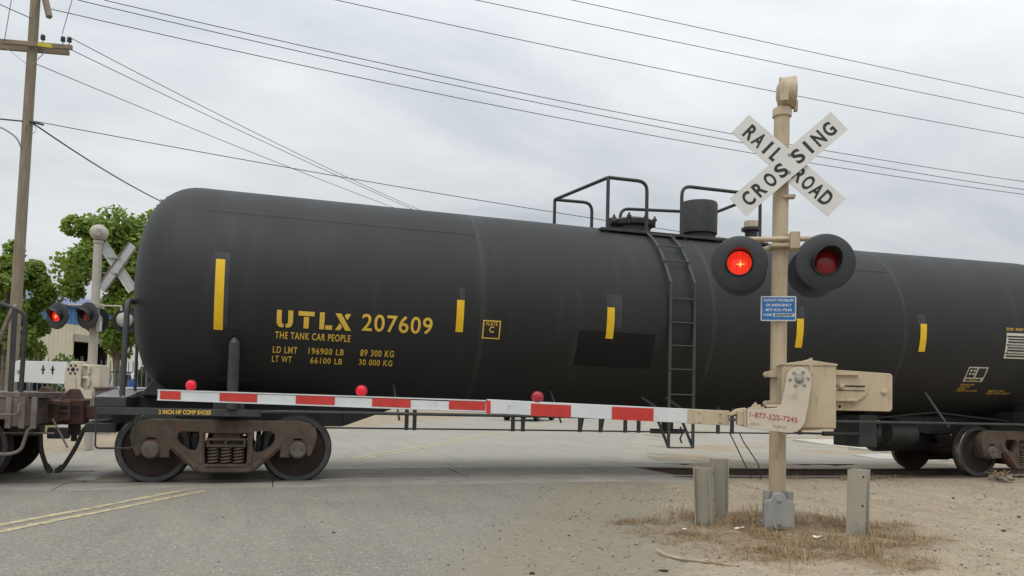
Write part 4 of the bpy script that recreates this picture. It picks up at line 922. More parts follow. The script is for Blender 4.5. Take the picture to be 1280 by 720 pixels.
# junction box base
b = SB(); b.lathe([(.15, .03), (.15, .08), (.12, .10), (.11, .26), (.10, .30)], (-.022, 0, 0), (0, 0, 1), 24); b.build('mast_base', 'castgrey', S1, smooth=True, angle=40)
b = SB(); b.prism([(-.165, .06), (-.145, .04), (.085, .04), (.108, .06), (.108, .285), (.095, .30), (.045, .31), (.02, .36), (-.01, .372), (-.05, .372), (-.08, .36), (-.105, .31), (-.15, .30), (-.165, .285)], lambda u, v, w_: (u, w_, v), -.205, -.06)
jb = b.build('junction_box', 'castgrey', S1, bev=.012)
b = SB(); b.prism([(-.14, .075), (-.13, .065), (.07, .065), (.083, .075), (.083, .27), (.03, .285), (.0, .335), (-.06, .335), (-.09, .285), (-.14, .27)], lambda u, v, w_: (u, w_, v), -.2105, -.204); b.build('box_cover', 'castgrey', jb, bev=.004)
bolt(jb, -.03, -.213, .305-.04, .018); bolt(jb, -.03, -.213, .095-.04, .018)
for sx in (-.13, .075):
    b = SB(); b.cyl((sx, -.1, .30), (sx, -.1, .385), .035, n=14); b.build('box_lug', 'castgrey', jb, bev=.006)

# far signal, seen from behind
B2 = (-3.10, 17.10, 0)
S2 = thing('crossing_signal', 'pale grey crossing signal beyond the coupling, crossbuck seen from behind', 'crossing signal', B2, math.radians(-17))
b = MB(); b.tube([(0, 0, 0), (0, 0, 4.02)], [.085, .078], 20); b.lathe([(.088, 3.97), (.094, 3.98), (.094, 4.03), (.02, 4.04)], (0, 0, 0), (0, 0, 1), 20); b.build('mast', 'paletan', S2, smooth=True, angle=40)
b = MB(); b.lathe([(.02, -.155), (.08, -.145), (.13, -.10), (.155, -.03), (.16, .02), (.15, .09), (.1, .14), (.02, .155)], (.0, 0, 4.19), (0, 1, 0), 28); b2 = b.build('bell', 'paletan', S2, smooth=True)
b = MB(); b.box(.03, .12, -.165, -.14, 4.10, 4.24); b.bar((-.13, -.13, 4.19), (.1, -.15, 4.22), .02, .015); b.build('bell_bracket', 'castgrey', b2, bev=.006)
for zq in (3.72, 3.42): MB().box(-.095, .40, .075, .10, zq-.012, zq+.012).build('crossbuck_bracket', 'castgrey', S2)
# boards face away: build them turned about the vertical
for i, a in enumerate((math.radians(-52), math.radians(56))):
    u = Vector((math.cos(a)*.80, .26*math.cos(a), math.sin(a))); v = Vector((-math.sin(a)*.80, -.26*math.sin(a), math.cos(a))); o_ = Vector((.33, .14-.03*i, 3.55))
    nrm = u.cross(v).normalized()
    if nrm.y > 0: nrm = -nrm
    fn = lambda p, q, w_: o_+u*p+v*q+nrm*w_
    b = MB(); Lb, Wb = 1.1, .215; b.prism([(-Lb/2, -Wb/2), (Lb/2, -Wb/2), (Lb/2, Wb/2), (-Lb/2, Wb/2)], fn, -.006, 0); bo = b.build('crossbuck_board', 'signwhite', S2)
    e_ = MB()
    e_.prism([(-Lb/2+.01, -Wb/2+.03), (Lb/2-.01, -Wb/2+.03), (Lb/2-.01, Wb/2-.03), (-Lb/2+.01, Wb/2-.03)], fn, .001, .004)
    e_.build('board_back', 'signback', bo)
    e_ = MB()
    for q in ((Wb/2-.015),) if i == 0 else (-Wb/2+.015, Wb/2-.015): e_.prism([(-Lb/2, q-.014), (Lb/2, q-.014), (Lb/2, q+.014), (-Lb/2, q+.014)], fn, .001, .02)
    e_.build('board_stiffener', 'paletan' if i == 0 else 'decal_rust', bo)
b = MB(); b.tube([(-.50, -.05, 2.765), (.53, -.05, 2.765), (.53, -.05, 2.68)], .022, 10); b.box(-.13, .13, -.12, .1, 2.72, 2.81); b.build('lamp_crossarm', 'paletan', S2, bev=0)
tag(lamp(S2, -.59, -.22, 2.535, math.radians(-18), 'lens_on', arm=None), 'lamp with its red lens lit'); tag(lamp(S2, .0, -.26, 2.55, math.radians(-18), 'lens_off'), 'lamp with its red lens dark')
for xq in (-.59, 0.0):
    b = MB(); b.tube([(xq, -.10, 2.53), (xq, -.05, 2.765)], .022, 8); b.build('lamp_bracket', 'paletan', S2, smooth=True)
lamp(S2, .52, .20, 2.51, PI, 'lens_off', body='lampgrey'); lamp(S2, -.07, .20, 2.50, PI, 'lens_off', body='lampgrey')
b = MB(); b.lathe([(.02, -.13), (.09, -.11), (.13, -.05), (.135, .02), (.135, .1)], (.53, .08, 2.52), (0, 1, 0), 20); b.build('lamp_housing', 'lampgrey', S2, smooth=True)
b = MB(); b.box(.09, .15, -.1, .0, 2.27, 2.47); b.build('notice_plate', 'whitewall', S2)
b = MB(); b.box(-.35, .30, -.28, .10, 1.02, 1.62); b.box(-.28, -.05, -.25, .08, 1.62, 1.68); mech2 = b.build('gate_mechanism', 'tan2', S2, bev=.02)
b = MB(); b.prism(arc(-1.23, 1.62, .04, PI/2, PI, 4)+[(-1.27, 1.26), (-.3, 1.24), (-.3, 1.66)], lambda u, v, w_: (u, w_, v), -.34, -.285); cw2 = b.build('counterweight', 'whitewall', S2, bev=.008)
for xq in (-.56, -.74): q = MB(); q.box(xq-.012, xq+.012, -.347, -.341, 1.42, 1.58); q.box(xq-.035, xq+.035, -.350, -.341, 1.50, 1.52); q.build('weight_slot', 'dark', cw2)
bolt(cw2, -1.19, -.345, 1.46, .03)
pl2 = arc(-.16, 1.50, .15, PI, 0, 10)+[(-.01, 1.20), (.06, 1.14), (.22, 1.13), (.22, .98), (-.12, .97), (-.31, 1.18)]
b = MB(); b.prism(pl2, lambda u, v, w_: (u, w_, v), -.38, -.345); cr2 = b.build('gate_crank', 'tan2', S2, bev=.005)
bolt(cr2, -.16, -.385, 1.52, .03, 'letterblk')
for k in range(6): a = PI/3*k; bolt(cr2, -.16+.085*math.cos(a), -.385, 1.52+.085*math.sin(a), .017, 'letterblk')
for k in range(9): bolt(cr2, -.10+.003*k, -.382, 1.36-.035*k, .007, 'letterblk')
for zq in (1.60, 1.37): b = MB(); b.tube(fillet([(-.02, -.30, zq), (.10, -.30, zq), (.10, -.30, zq-.15)], .05), .03, 8); b.build('mast_clamp', 'tan2', mech2, smooth=True)
b = MB(); b.box(.22, .62, -.30, -.16, 1.05, 1.17); b.prism([(.20, 1.20), (.62, 1.22), (.66, 1.19), (.22, 1.16)], lambda u, v, w_: (u, w_, v), -.34, -.12); b.build('arm_bracket', 'decal_rust', cr2, bev=.012)
b = MB(); b.box(.62, 5.2, -.26, -.215, 1.10, 1.215); ga2 = b.build('gate_arm', 'white', S2, bev=.004)
b = MB(); b.tube([(.62, -.27, 1.09), (.8, -.275, 1.17), (1.2, -.27, 1.19), (1.7, -.27, 1.165)], .008, 6); b.build('lamp_cable', 'rubber', ga2, smooth=True)
for k in range(6): xq = 1.26+.8*k; q = MB(); q.box(xq, xq+.40, -.266, -.261, 1.105, 1.21); q.build('red_stripe', 'red', ga2)

# ---------------------------------------------------------------- guard posts (steel H sections)
def hpost(x, y, h, rz, lean, label):
    t = MB(); W = .165; T = .011
    poly = [(-W/2, -W/2), (W/2, -W/2), (W/2, -W/2+T), (T/2, -W/2+T), (T/2, W/2-T), (W/2, W/2-T), (W/2, W/2), (-W/2, W/2), (-W/2, W/2-T), (-T/2, W/2-T), (-T/2, -W/2+T), (-W/2, -W/2+T)]
    t.prism(poly, lambda u, v, w_: (u+lean[0]*w_, v+lean[1]*w_, w_+(0.0 if w_ <= 0 else 0)), -.25, h)
    o = t.build('guard_post', 'galv', None, bev=.003); o.location = (x, y, gz(x, y)); o.rotation_euler = (0, 0, rz)
    q = MB()
    for zq in (h-.06, h-.32): q.cyl((.055+lean[0]*zq, -W/2-.004+lean[1]*zq, zq), (.055+lean[0]*zq, -W/2+.004+lean[1]*zq, zq), .009, n=8)
    q.build('bolt_hole', 'dark', o); return tag(o, label, 'post', 'steel guard posts round the signal')
hpost(4.20, 6.95, .545, RANG+math.radians(74), (0, .05), 'steel guard post left of the mast, nearer of the two standing together')
hpost(4.585, 7.33, .60, RANG+math.radians(98), (0, .0), 'steel guard post left of the mast, farther of the two standing together')
hpost(5.27, 6.10, .575, RANG+math.radians(-24), (.02, .0), 'lone steel guard post to the right of the mast')

# ---------------------------------------------------------------- utility pole and wires
UB = (-6.60, 25.28, 0)
UP = thing('utility_pole', 'tall weathered wooden utility pole with crossarm behind the flat car', 'utility pole', UB)
def up(z): return Vector((-6.57+.0222*z, 25.20-.0527*z, z))
m = MB(UB); m.tube([up(-.3), up(3), up(7), up(13.5)], [.155, .145, .135, .118], 20); m.build('pole_shaft', 'wood', UP, smooth=True)
for dy, ln in ((-.20, 1.0), (.20, .86)):
    c_ = up(10.5)+Vector((-.1, dy, 0)); a = Vector((1, -.1, .02)).normalized()
    m = MB(UB); m.bar(c_-a*2.2, c_+a*(1.15*ln), .10, .125); m.build('crossarm', 'woodarm', UP, bev=.008)
for sx in (-.75, .45):
    m = MB(UB); m.bar(up(10.44)+Vector((sx, -.22, 0)), up(9.95)+Vector((.05 if sx > 0 else -.05, -.17, 0)), .03, .008); m.build('arm_brace', 'steel', UP)
m = MB(UB); c_ = up(11.9); m.bar(c_+Vector((.04, .2, .6)), c_+Vector((.42, -.25, -.62)), .13, .13); m.build('raked_arm', 'woodarm', UP, bev=.01)
m = MB(UB); c_ = up(10.50)+Vector((.22, -.31, 0)); m.box(c_.x-.02, c_.x+.35, c_.y-.004, c_.y, c_.z-.06, c_.z+.05); m.build('number_tag', 'ytag', UP)
ins = []
for dx, dy in ((.30, -.2), (.80, -.2), (.96, -.2), (-1.3, -.2), (-1.7, -.2)):
    p = up(10.5)+Vector((dx, dy-dx*.1, .05+.02*dx)); m = MB(UB); m.lathe([(.012, 0), (.012, .10), (.06, .11), (.065, .15), (.04, .17), (.065, .19), (.05, .24), (.01, .25)], p, (0, 0, 1), 12); m.build('insulator', 'insul', UP, smooth=True); ins.append(p+Vector((0, 0, .24)))
m = MB(UB); p = up(8.05); m.tube(fillet([p+Vector((-.1, -.1, -.35)), p+Vector((-.2, -.12, -.1)), p+Vector((-.55, -.2, .12)), p+Vector((-.9, -.3, .1))], .15), .022, 8); m.build('lamp_arm', 'steel', UP, smooth=True)
m = MB(UB); m.lathe([(.02, .0), (.09, -.04), (.12, -.12), (.08, -.26), (.02, -.30)], p+Vector((-.78, -.27, .16)), (.25, 0, 1), 14); m.build('street_lamp', 'castgrey', UP, smooth=True)
m = MB(UB); m.bar(up(3.4)+Vector((.02, -.18, 0)), up(.0)+Vector((.02, -.21, 0)), .05, .05, up=(0, 1, 0)); m.build('cable_guard', 'postertan', UP)
m = MB(UB); p = up(8.42); m.cyl(p+Vector((.08, -.12, .02)), p+Vector((.42, -.10, -.04)), .035, .03, 8); m.tube([p+Vector((.16+.11*math.cos(a*.5), -.22, -.22+.13*math.sin(a*.5))) for a in range(13)], .008, 5); m.build('cable_clamp', 'insul', UP)
def wire(pts, label, r=.0115, n=24, sag=0):
    pts = [Vector(p) for p in pts]; P = []
    if len(pts) == 2:
        for i in range(n+1): t = i/n; q = pts[0].lerp(pts[1], t); q.z -= sag*4*t*(1-t); P.append(q)
    else:                                           # smooth curve through three points
        a, b, c = pts; tb_ = (b-a).length/((b-a).length+(c-b).length)
        n = 40
        for i in range(n+1):
            t = 1.7*i/n; l0 = (t-tb_)*(t-1)/(tb_); l1 = t*(t-1)/(tb_*(tb_-1)); l2 = t*(t-tb_)/(1-tb_); P.append(a*l0+b*l1+c*l2)
    o = MB(pts[0]).tube(P, r, 6).build('overhead_wire', 'wire', None, smooth=True); o.location = pts[0]
    return tag(o, label, 'wire', 'overhead wires')
YW = 24.6
wire([(-2, YW, 14.98), (9.51, YW, 14.598), (29.45, YW, 14.006), ][0:3], 'overhead wire highest above the crossbuck, topmost at the right edge')
wire([(-4, YW, 14.35), (6.187, YW, 14.013), (29.447, YW, 13.338)], 'overhead wire second from the top at the right edge')
wire([(-6, YW, 13.70), (14.575, YW, 12.677), (29.44, YW, 12.339)], 'overhead wire third from the top at the right edge, just over the bell')
wire([(-4.617, YW, 12.114), (14.603, YW, 10.84), (29.427, YW, 10.514)], 'upper of the three close overhead wires passing behind the crossbuck')
wire([(-5.28, YW, 11.997), (14.607, YW, 10.596), (29.425, YW, 10.183)], 'middle of the three close overhead wires passing behind the crossbuck')
wire([(-6.037, YW, 11.638), (14.612, YW, 10.267), (29.424, YW, 9.985)], 'lowest of the three close wires behind the crossbuck, tied to the utility pole')
e1, e2, e3 = Vector((7.97, 39.02, 10.44)), Vector((7.9, 39.02, 10.3)), Vector((6.21, 39.56, 10.59))
def ext(a, b, k=1.45): return b+(b-a)*(k-1)
wire([ins[2], ext(ins[2], e1)], 'wire from the crossarm tip slanting down behind the tank, upper of the pair', .0115, sag=.35)
wire([ins[1]+Vector((0, 0, -.25)), ext(ins[1], e2)], 'wire from the crossarm slanting down behind the tank, lower of the pair', .0115, sag=.2)
w3 = up(10.05)+Vector((.10, -.05, .0)); wire([w3, ext(w3, e3)], 'wire from below the crossarm slanting down behind the tank, steepest of three', .0115, sag=.15)
wire([(-6.28, 24.68, 8.47), (10.25, YW, 7.274), (31, YW, 6.6)], 'thin cable leaving the pole at mid height and passing behind the top platform', .011)
wire([(-6.28, 24.66, 8.43), (-3.89, 34.43, 8.60)], 'thick service cable dropping from the pole towards the trees', .022, sag=.12)
for k, (p, q) in enumerate(((ins[3], (-14, 21.0, 11.6)), (ins[4], (-15, 22.0, 11.4)), (up(11.2)+Vector((.0, -.2, 0)), (-14, 20.5, 12.9)))):
    wire([p, q], ('wire running left out of the picture from the nearer crossarm insulator', 'wire running left out of the picture from the farther crossarm insulator', 'wire crossing the pole top and running out at the upper left')[k], .0115, sag=.1)
wire([up(8.42)+Vector((-.1, -.1, 0)), (-14, 24.5, 8.6)], 'cable leaving the pole to the left above the street lamp', .02, sag=.1)
wire([up(12.6)+Vector((1.1, 0, .3)), up(10.9)+Vector((.75, -.2, 0))], 'short jumper wire hanging right of the pole top', .010, sag=-.05)
wire([up(13)+Vector((-.45, 0, 0)), up(10.5)+Vector((-.62, -.2, 0))], 'short jumper wire hanging left of the pole top', .010, sag=-.05)

# ---------------------------------------------------------------- trees
def tree(loc, h, crown, ntr, leaves, label, lm, seed, lean=0, trunk_h=2.4, leaf=.15, keep=None, extra=()):
    r = random.Random(seed); T_ = thing('tree', label, 'tree', loc, 0, 'leafy trees behind the fence')
    m = MB(); m.tube([(0, 0, -.2), (.03, 0, .6), (.02+lean*.3, .05, trunk_h*.6), (lean*.6, 0, trunk_h), (lean, .1, h*.62), (lean, 0, h*.86)], [.20, .15, .13, .11, .07, .02], 12)
    clumps = []
    cx_, cz_, rx, ry, rz = crown
    k = 0
    while len(clumps) < ntr and k < 5000:
        k += 1; q = Vector((r.uniform(-1, 1), r.uniform(-1, 1), r.uniform(-1, 1)))
        if q.length > 1 or q.length < .25: continue
        if keep and not keep(q): continue
        clumps.append((Vector((cx_+q.x*rx, q.y*ry, cz_+q.z*rz)), r.uniform(.32, .62)*min(rx, rz)/1.9))
    clumps += [(Vector(e_[:3]), e_[3]) for e_ in extra]
    for c, _ in clumps[::3]:
        st_ = Vector((lean*.8, 0, max(trunk_h*.8, min(h*.7, c.z-.9)))); m.tube([st_, st_.lerp(c, .5)+Vector((0, 0, .15)), c], [.05, .03, .012], 6)
    m.build('trunk', 'bark', T_, smooth=True)
    vs = []; fs = []
    per = leaves//len(clumps)
    for c, cr in clumps:
        for i in range(per):
            d_ = Vector((r.gauss(0, 1), r.gauss(0, 1), r.gauss(0, 1)+.25)).normalized(); p = c+d_*cr*(.35+.75*r.random()**.6)
            nrm = (d_*.7+Vector((r.gauss(0, .6), r.gauss(0, .6), r.gauss(.3, .6)))).normalized(); a = nrm.orthogonal().normalized(); b = nrm.cross(a)
            th = r.uniform(0, 2*PI); a, b = a*math.cos(th)+b*math.sin(th), b*math.cos(th)-a*math.sin(th); L = leaf*r.uniform(.6, 1.25)
            k0 = len(vs); vs += [p-a*L*.5, p+b*L*.42-nrm*L*.08, p+a*L*.55, p-b*L*.42-nrm*L*.08]; fs += [(k0, k0+1, k0+2), (k0, k0+2, k0+3)]
    me_ = bpy.data.meshes.new('crown'); me_.from_pydata([tuple(v) for v in vs], [], fs); link('crown', me_, lm, T_)
    return T_
tree((-8.55, 31.9, 0), 6.3, (-.15, 4.0, 1.35, 1.6, 2.25), 48, 17000, 'round green tree at the left edge behind the utility pole', 'leaf', 3, trunk_h=1.8, leaf=.17, extra=[(.9, 0, 2.4, .4), (1.25, 0, 4.4, .45), (-1.6, 0, 4.6, .6), (-1.5, 0, 5.5, .5)])
tree((-4.75, 30.9, 0), 7.6, (-.25, 5.0, 2.05, 1.7, 2.5), 72, 24000, 'tall green tree standing behind the far crossing signal', 'leaf', 5, lean=-.2, keep=lambda q: not (q.x < -.1 and q.z < -.22), leaf=.18)
tree((-3.1, 33.6, 0), 8.3, (-.25, 5.1, 1.75, 1.7, 2.9), 54, 18000, 'dark green tree half hidden behind the rounded end of the tank', 'leaf2', 8, leaf=.17, extra=[(-.75, 0, 7.7, .55), (-1.0, .2, 7.0, .6), (-.5, 0, 8.1, .5), (-1.25, 0, 6.2, .6), (-1.3, .2, 5.3, .6), (-1.35, 0, 4.4, .6), (-.4, 0, 7.3, .6)])

# ---------------------------------------------------------------- warehouse, fence, cars behind it
WB = (-14.0, 58.8, 0)
wa = (Vector((-8.11, 67.45, 0))-Vector((-14.03, 58.79, 0))).normalized(); wn = Vector((-wa.y, wa.x, 0))
WH = thing('warehouse', 'beige corrugated warehouse with blue upper siding and a dark open doorway', 'warehouse', WB, math.atan2(wa.y, wa.x))
# local: x along the front wall, +y into the building, front at y = 0
def ribbed(x0, x1, z0, z1, y, pitch=.33, d=.05):
    vs = []; fs = []; x = x0
    while x < x1-.01:
        for dx, dy in ((0, 0), (.12, 0), (.16, d), (.29, d)): vs += [(min(x+dx, x1), y+dy, z0), (min(x+dx, x1), y+dy, z1)]
        x += pitch
    vs += [(x1, y, z0), (x1, y, z1)]
    fs = [(2*i, 2*i+2, 2*i+3, 2*i+1) for i in range(len(vs)//2-1)]
    return vs, fs
DX0, DX1, DZ = 3.0, 6.0, 4.3
m = MB(); m.add(*ribbed(-.9, DX0, 0, 5.45, 0)); m.add(*ribbed(DX1, 22, 0, 5.45, 0)); m.add(*ribbed(DX0, DX1, DZ+.5, 5.45, 0)); m.build('wall', 'beige', WH)
m = MB(); m.add(*ribbed(-.9, 22, 5.452, 6.75, -.02)); m.build('upper_siding', 'bluesid', WH)
m = MB(); m.box(-.9, -.85, .06, 14, 0, 6.7); m.build('side_wall', 'beige', WH)
m = MB(); m.box(DX0-.02, DX1+.02, -.06, .10, DZ, DZ+.5); m.build('door_lintel', 'galv', WH)
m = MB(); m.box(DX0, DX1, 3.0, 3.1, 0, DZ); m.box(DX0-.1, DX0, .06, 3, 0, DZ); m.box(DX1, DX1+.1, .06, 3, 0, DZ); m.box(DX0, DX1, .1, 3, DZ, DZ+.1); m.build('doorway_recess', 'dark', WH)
m = MB(); m.add([(-1.2, -.35, 6.72), (22, -.35, 6.72), (22, 7, 8.3), (-1.2, 7, 8.3), (22, 14.3, 6.72), (-1.2, 14.3, 6.72), (-1.2, -.35, 6.6), (22, -.35, 6.6)], [(0, 1, 2, 3), (3, 2, 4, 5), (6, 7, 1, 0), (0, 3, 5)]); m.build('roof', 'roof', WH)
WT = thing('storage_trailer', 'white box trailer standing right of the warehouse behind the tree', 'trailer', (-4.9, 46, 0), math.radians(8))
m = MB(); m.box(-1.9, 6, -1.2, 1.2, 1.0, 3.6); m.build('trailer_box', 'whitewall', WT, bev=.03)
for xq in (-1.2, 4.5):
    m = MB(); m.cyl((xq, -1.1, .5), (xq, 1.1, .5), .5, n=18); m.build('trailer_wheel', 'tyre', WT, smooth=True, angle=40)
m = MB(); m.box(-1.7, 5.6, -.5, .5, .5, .999); m.build('chassis', 'black', WT)
SH = thing('shed', 'low white shed at the left behind the fence', 'shed', (-13.6, 54.3, 0), math.radians(60))
m = MB(); m.box(-3, 1.2, 0, 5, 0, 4.2); m.build('wall', 'whitewall', SH)
m = MB(); m.prism([(-3.2, 4.21), (1.4, 4.21), (-.9, 5.0)], lambda u, v, w_: (u, w_, v), -.2, 5.2); m.build('roof', 'decal_rust', SH)

FA = Vector((-13.5, 26.95, 0)); FE = Vector((2.2, 32.0, 0)); fd = (FE-FA).normalized(); FL = (FE-FA).length
FN = thing('picket_fence', 'tall dark iron picket fence in front of the warehouse yard', 'fence', FA, math.atan2(fd.y, fd.x))
pm = MB(); pm.box(-.014, .014, -.014, .014, .08, 2.05); pm.add([(-.014, -.014, 2.05), (.014, -.014, 2.05), (.014, .014, 2.05), (-.014, .014, 2.05), (0, 0, 2.15)], [(0, 1, 4), (1, 2, 4), (2, 3, 4), (3, 0, 4)])
pk = pm.build('picket', 'picket', FN); nP = int(FL/.14)
for i in range(1, nP): c = pk.copy(); col.objects.link(c); c.location = (i*.14, 0, 0)
for z in (.25, 1.72):
    m = MB(); m.box(0, FL, .016, .05, z-.025, z+.025); m.build('fence_rail', 'iron', FN)
m = MB(); m.box(-.04, .04, -.0, .08, 0, 2.2); po = m.build('fence_post', 'iron', FN)
for i in range(1, 7): c = po.copy(); col.objects.link(c); c.location = (FL*i/6, .02, 0)

def car(loc, rz, paint, label, van=False, pickup=False):
    C_ = thing('parked_car', label, 'car', loc, rz)
    L = 4.6; Hh = 1.85 if van else 1.45
    prof = [(-2.25, .35), (-2.28, .62), (-2.2, .92), (-1.5, .98), (1.5, .98), (2.2, .88), (2.3, .6), (2.25, .35)]
    m = MB(); W = .88; m.prism(prof, lambda u, v, w_: (u, w_*(1-.04*(v > .8)), v), -W, W); m.build('body', paint, C_, bev=.07, seg=3)
    cab = [(-1.6, .98), (-1.35, Hh-.06), (-1.1, Hh), (.35, Hh), (.6, Hh-.07), (1.2, .98)] if not van else [(-2.1, .98), (-1.95, Hh-.06), (-1.7, Hh), (.75, Hh), (1.0, Hh-.1), (1.5, .98)]
    m = MB(); n = len(cab); m.v = [Vector((u, s_*(.84 if v < 1.1 else .68), v)) for s_ in (-1, 1) for u, v in cab]
    m.f = [tuple(range(n-1, -1, -1)), tuple(range(n, 2*n))]+[(i, (i+1) % n, n+(i+1) % n, n+i) for i in range(n)]
    m.build('roof', paint, C_, bev=.05)
    a, b, c, d_ = cab[0], cab[1], cab[-2], cab[-1]
    for s_ in (-1, 1):
        for u0, u1 in ((a[0]+.28, -.25), (-.17, d_[0]-.32)):
            z0, z1 = 1.02, Hh-.13; q = MB(); yl, yh_ = .843, .715
            top0 = max(u0, b[0]+.15); top1 = min(u1, c[0]+.02)
            q.add([(u0, s_*(yl), z0), (u1, s_*(yl), z0), (top1, s_*(yh_), z1), (top0, s_*(yh_), z1), (u0, s_*(yl-.04), z0), (u1, s_*(yl-.04), z0), (top1, s_*(yh_-.04), z1), (top0, s_*(yh_-.04), z1)], [(0, 1, 2, 3), (4, 5, 6, 7), (0, 1, 5, 4), (1, 2, 6, 5), (2, 3, 7, 6), (3, 0, 4, 7)]); q.build('side_window', 'glass', C_)
    for (p, q2, e_) in ((d_, c, .015), (a, b, -.015)):
        q = MB(); y0, y1 = .72, .60; dz = .05
        q.add([(p[0]+e_, -y0, p[1]+dz), (p[0]+e_, y0, p[1]+dz), (q2[0]+e_*1.6, y1, q2[1]-.02), (q2[0]+e_*1.6, -y1, q2[1]-.02)], [(0, 1, 2, 3)]); q.build('windscreen', 'glass', C_)
    for x in (-1.4, 1.42):
        for s_ in (-1, 1):
            q = MB(); q.lathe([(.02, .0), (.19, .0), (.21, .015), (.31, .02), (.33, 0), (.335, -.17), (.3, -.2), (.02, -.2)], (x, s_*.89, .335), (0, s_, 0), 24); wo = q.build('wheel', 'tyre', C_, smooth=True, angle=40)
            q = MB(); q.lathe([(.02, .006), (.17, .004), (.19, .012), (.19, .0), (.02, -.002)], (x, s_*.89, .335), (0, s_, 0), 20, closed=True); q.build('rim', 'steel', wo, smooth=True)
    for s_ in (-1, 1):
        q = MB(); q.box(2.20, 2.295, s_*.62-.16, s_*.62+.16, .66, .78); q.build('headlight', 'printw', C_, bev=.02)
        q = MB(); q.box(-2.275, -2.19, s_*.68-.1, s_*.68+.1, .68, .86); q.build('taillight', 'red', C_, bev=.02)
    return C_
car((-8.3, 35.2, 0), math.radians(12), 'carsilver', 'silver car parked behind the fence below the warehouse doorway')
car((-3.9, 36.4, 0), math.radians(14), 'carwhite', 'white van parked behind the fence right of the far signal', van=True)
car((-10.6, 33.3, 0), math.radians(80), 'carblue', 'blue car behind the fence left of the utility pole')
p = P0+RN*(-1.9)+RD*36.0; car((p.x+.6, p.y, 0), math.atan2(-RD.y, -RD.x)+math.radians(-8), 'cardark', 'dark car waiting on the road beyond the train, only its underside showing')
car((26.5, 36.5, 0), math.radians(10), 'carblue', 'dark blue car far off under the tank, right of the signal mast')
# yard hedge, bush
def bush(loc, dims, nleaf, label, lm, seed, name='bush', lf=.09, cat='bush'):
    r = random.Random(seed); vs = []; fs = []
    for i in range(nleaf):
        q = Vector((r.uniform(-1, 1), r.uniform(-1, 1), r.uniform(0, 1)))
        if (abs(q.x)**4+abs(q.y)**4+q.z**4) > 1: continue
        p = Vector((q.x*dims[0], q.y*dims[1], q.z*dims[2])); a = Vector((r.gauss(0, 1), r.gauss(0, 1), r.gauss(0, 1))).normalized(); b = a.orthogonal().normalized(); L = lf*r.uniform(.6, 1.3)
        k0 = len(vs); vs += [p-a*L*.5, p+b*L*.4, p+a*L*.5, p-b*L*.4]; fs += [(k0, k0+1, k0+2), (k0, k0+2, k0+3)]
    me_ = bpy.data.meshes.new(name); me_.from_pydata([tuple(v) for v in vs], [], fs); o = link(name, me_, lm); o.location = loc; return tag(o, label, cat)
bush((-3.5, 31.9, 0), (1.05, .5, 2.05), 9000, 'clipped dark hedge behind the fence beside the tank end', 'hedge', 2, 'hedge', .10, 'hedge')
bush((-6.9, 33.0, 0), (.5, .5, 2.4), 1800, 'small shrub behind the fence next to the utility pole', 'leaf', 4, 'shrub', .12, 'shrub')
bush((35.5, 42, 0), (3.0, 2, 1.6), 5000, 'pale yellow green bush far off below the right end of the tank', 'ygreen', 6, lf=.22)
# blue drum with white cap
DR = thing('blue_drum', 'blue plastic drum with a white cap beyond the far gate arm', 'drum', (-3.5, 25.3, 0))
m = MB(); m.lathe([(.11, 0), (.125, .03), (.125, .45), (.135, .47), (.135, .52), (.125, .54), (.125, 1.36), (.10, 1.44), (.05, 1.46)], (0, 0, 0), (0, 0, 1), 20); m.build('drum_body', 'barrel', DR, smooth=True, angle=40)
m = MB(); m.lathe([(.06, 1.46), (.075, 1.56), (.05, 1.64), (.01, 1.65)], (0, 0, 0), (0, 0, 1), 14); m.build('drum_cap', 'printw', DR, smooth=True)
# concrete wheel stops at the far verge
for i, (x, y, rz, lb) in enumerate(((-4.25, 22.6, .35, 'low concrete block on the far verge, seen below the coupler'), (-2.7, 22.9, .30, 'low concrete block on the far verge behind the left wheel'))):
    m = MB(); m.prism([(-.16, 0), (.16, 0), (.13, .22), (.08, .27), (-.08, .27), (-.13, .22)], lambda u, v, w_: (w_, u, v), -.62, .62); o = m.build('concrete_block', 'concrete', None, bev=.02); o.location = (x, y, gz(x, y)-.01); o.rotation_euler = (0, 0, rz); tag(o, lb, 'concrete block', 'concrete blocks on the far verge')
# broken paving slabs right of the road beyond the track
def slab(pts, label, tilt=0):
    c = Vector((sum(p[0] for p in pts)/len(pts), sum(p[1] for p in pts)/len(pts), 0)); z0 = gz(c.x, c.y)
    m = MB(); m.prism([(p[0]-c.x, p[1]-c.y) for p in pts], lambda u, v, w_: (u, v, w_+tilt*v*(w_ > 0)), -.05, .05); o = m.build('paving_slab', 'slab', None, bev=.01); o.location = (c.x, c.y, z0); tag(o, label, 'slab', 'broken paving slabs')
slab([(13.9, 14.55), (15.7, 15.0), (15.3, 16.2), (13.6, 15.9)], 'pale broken slab beside the track, nearest the inner wheel', .05)
slab([(15.6, 16.6), (18.4, 17.0), (18.8, 18.4), (15.4, 18.2)], 'pale broken slab in the middle of the far verge', .03)
slab([(16.2, 19.4), (19.6, 19.8), (20.3, 22.4), (16.6, 22.2)], 'pale slab farthest back under the tank', .02)

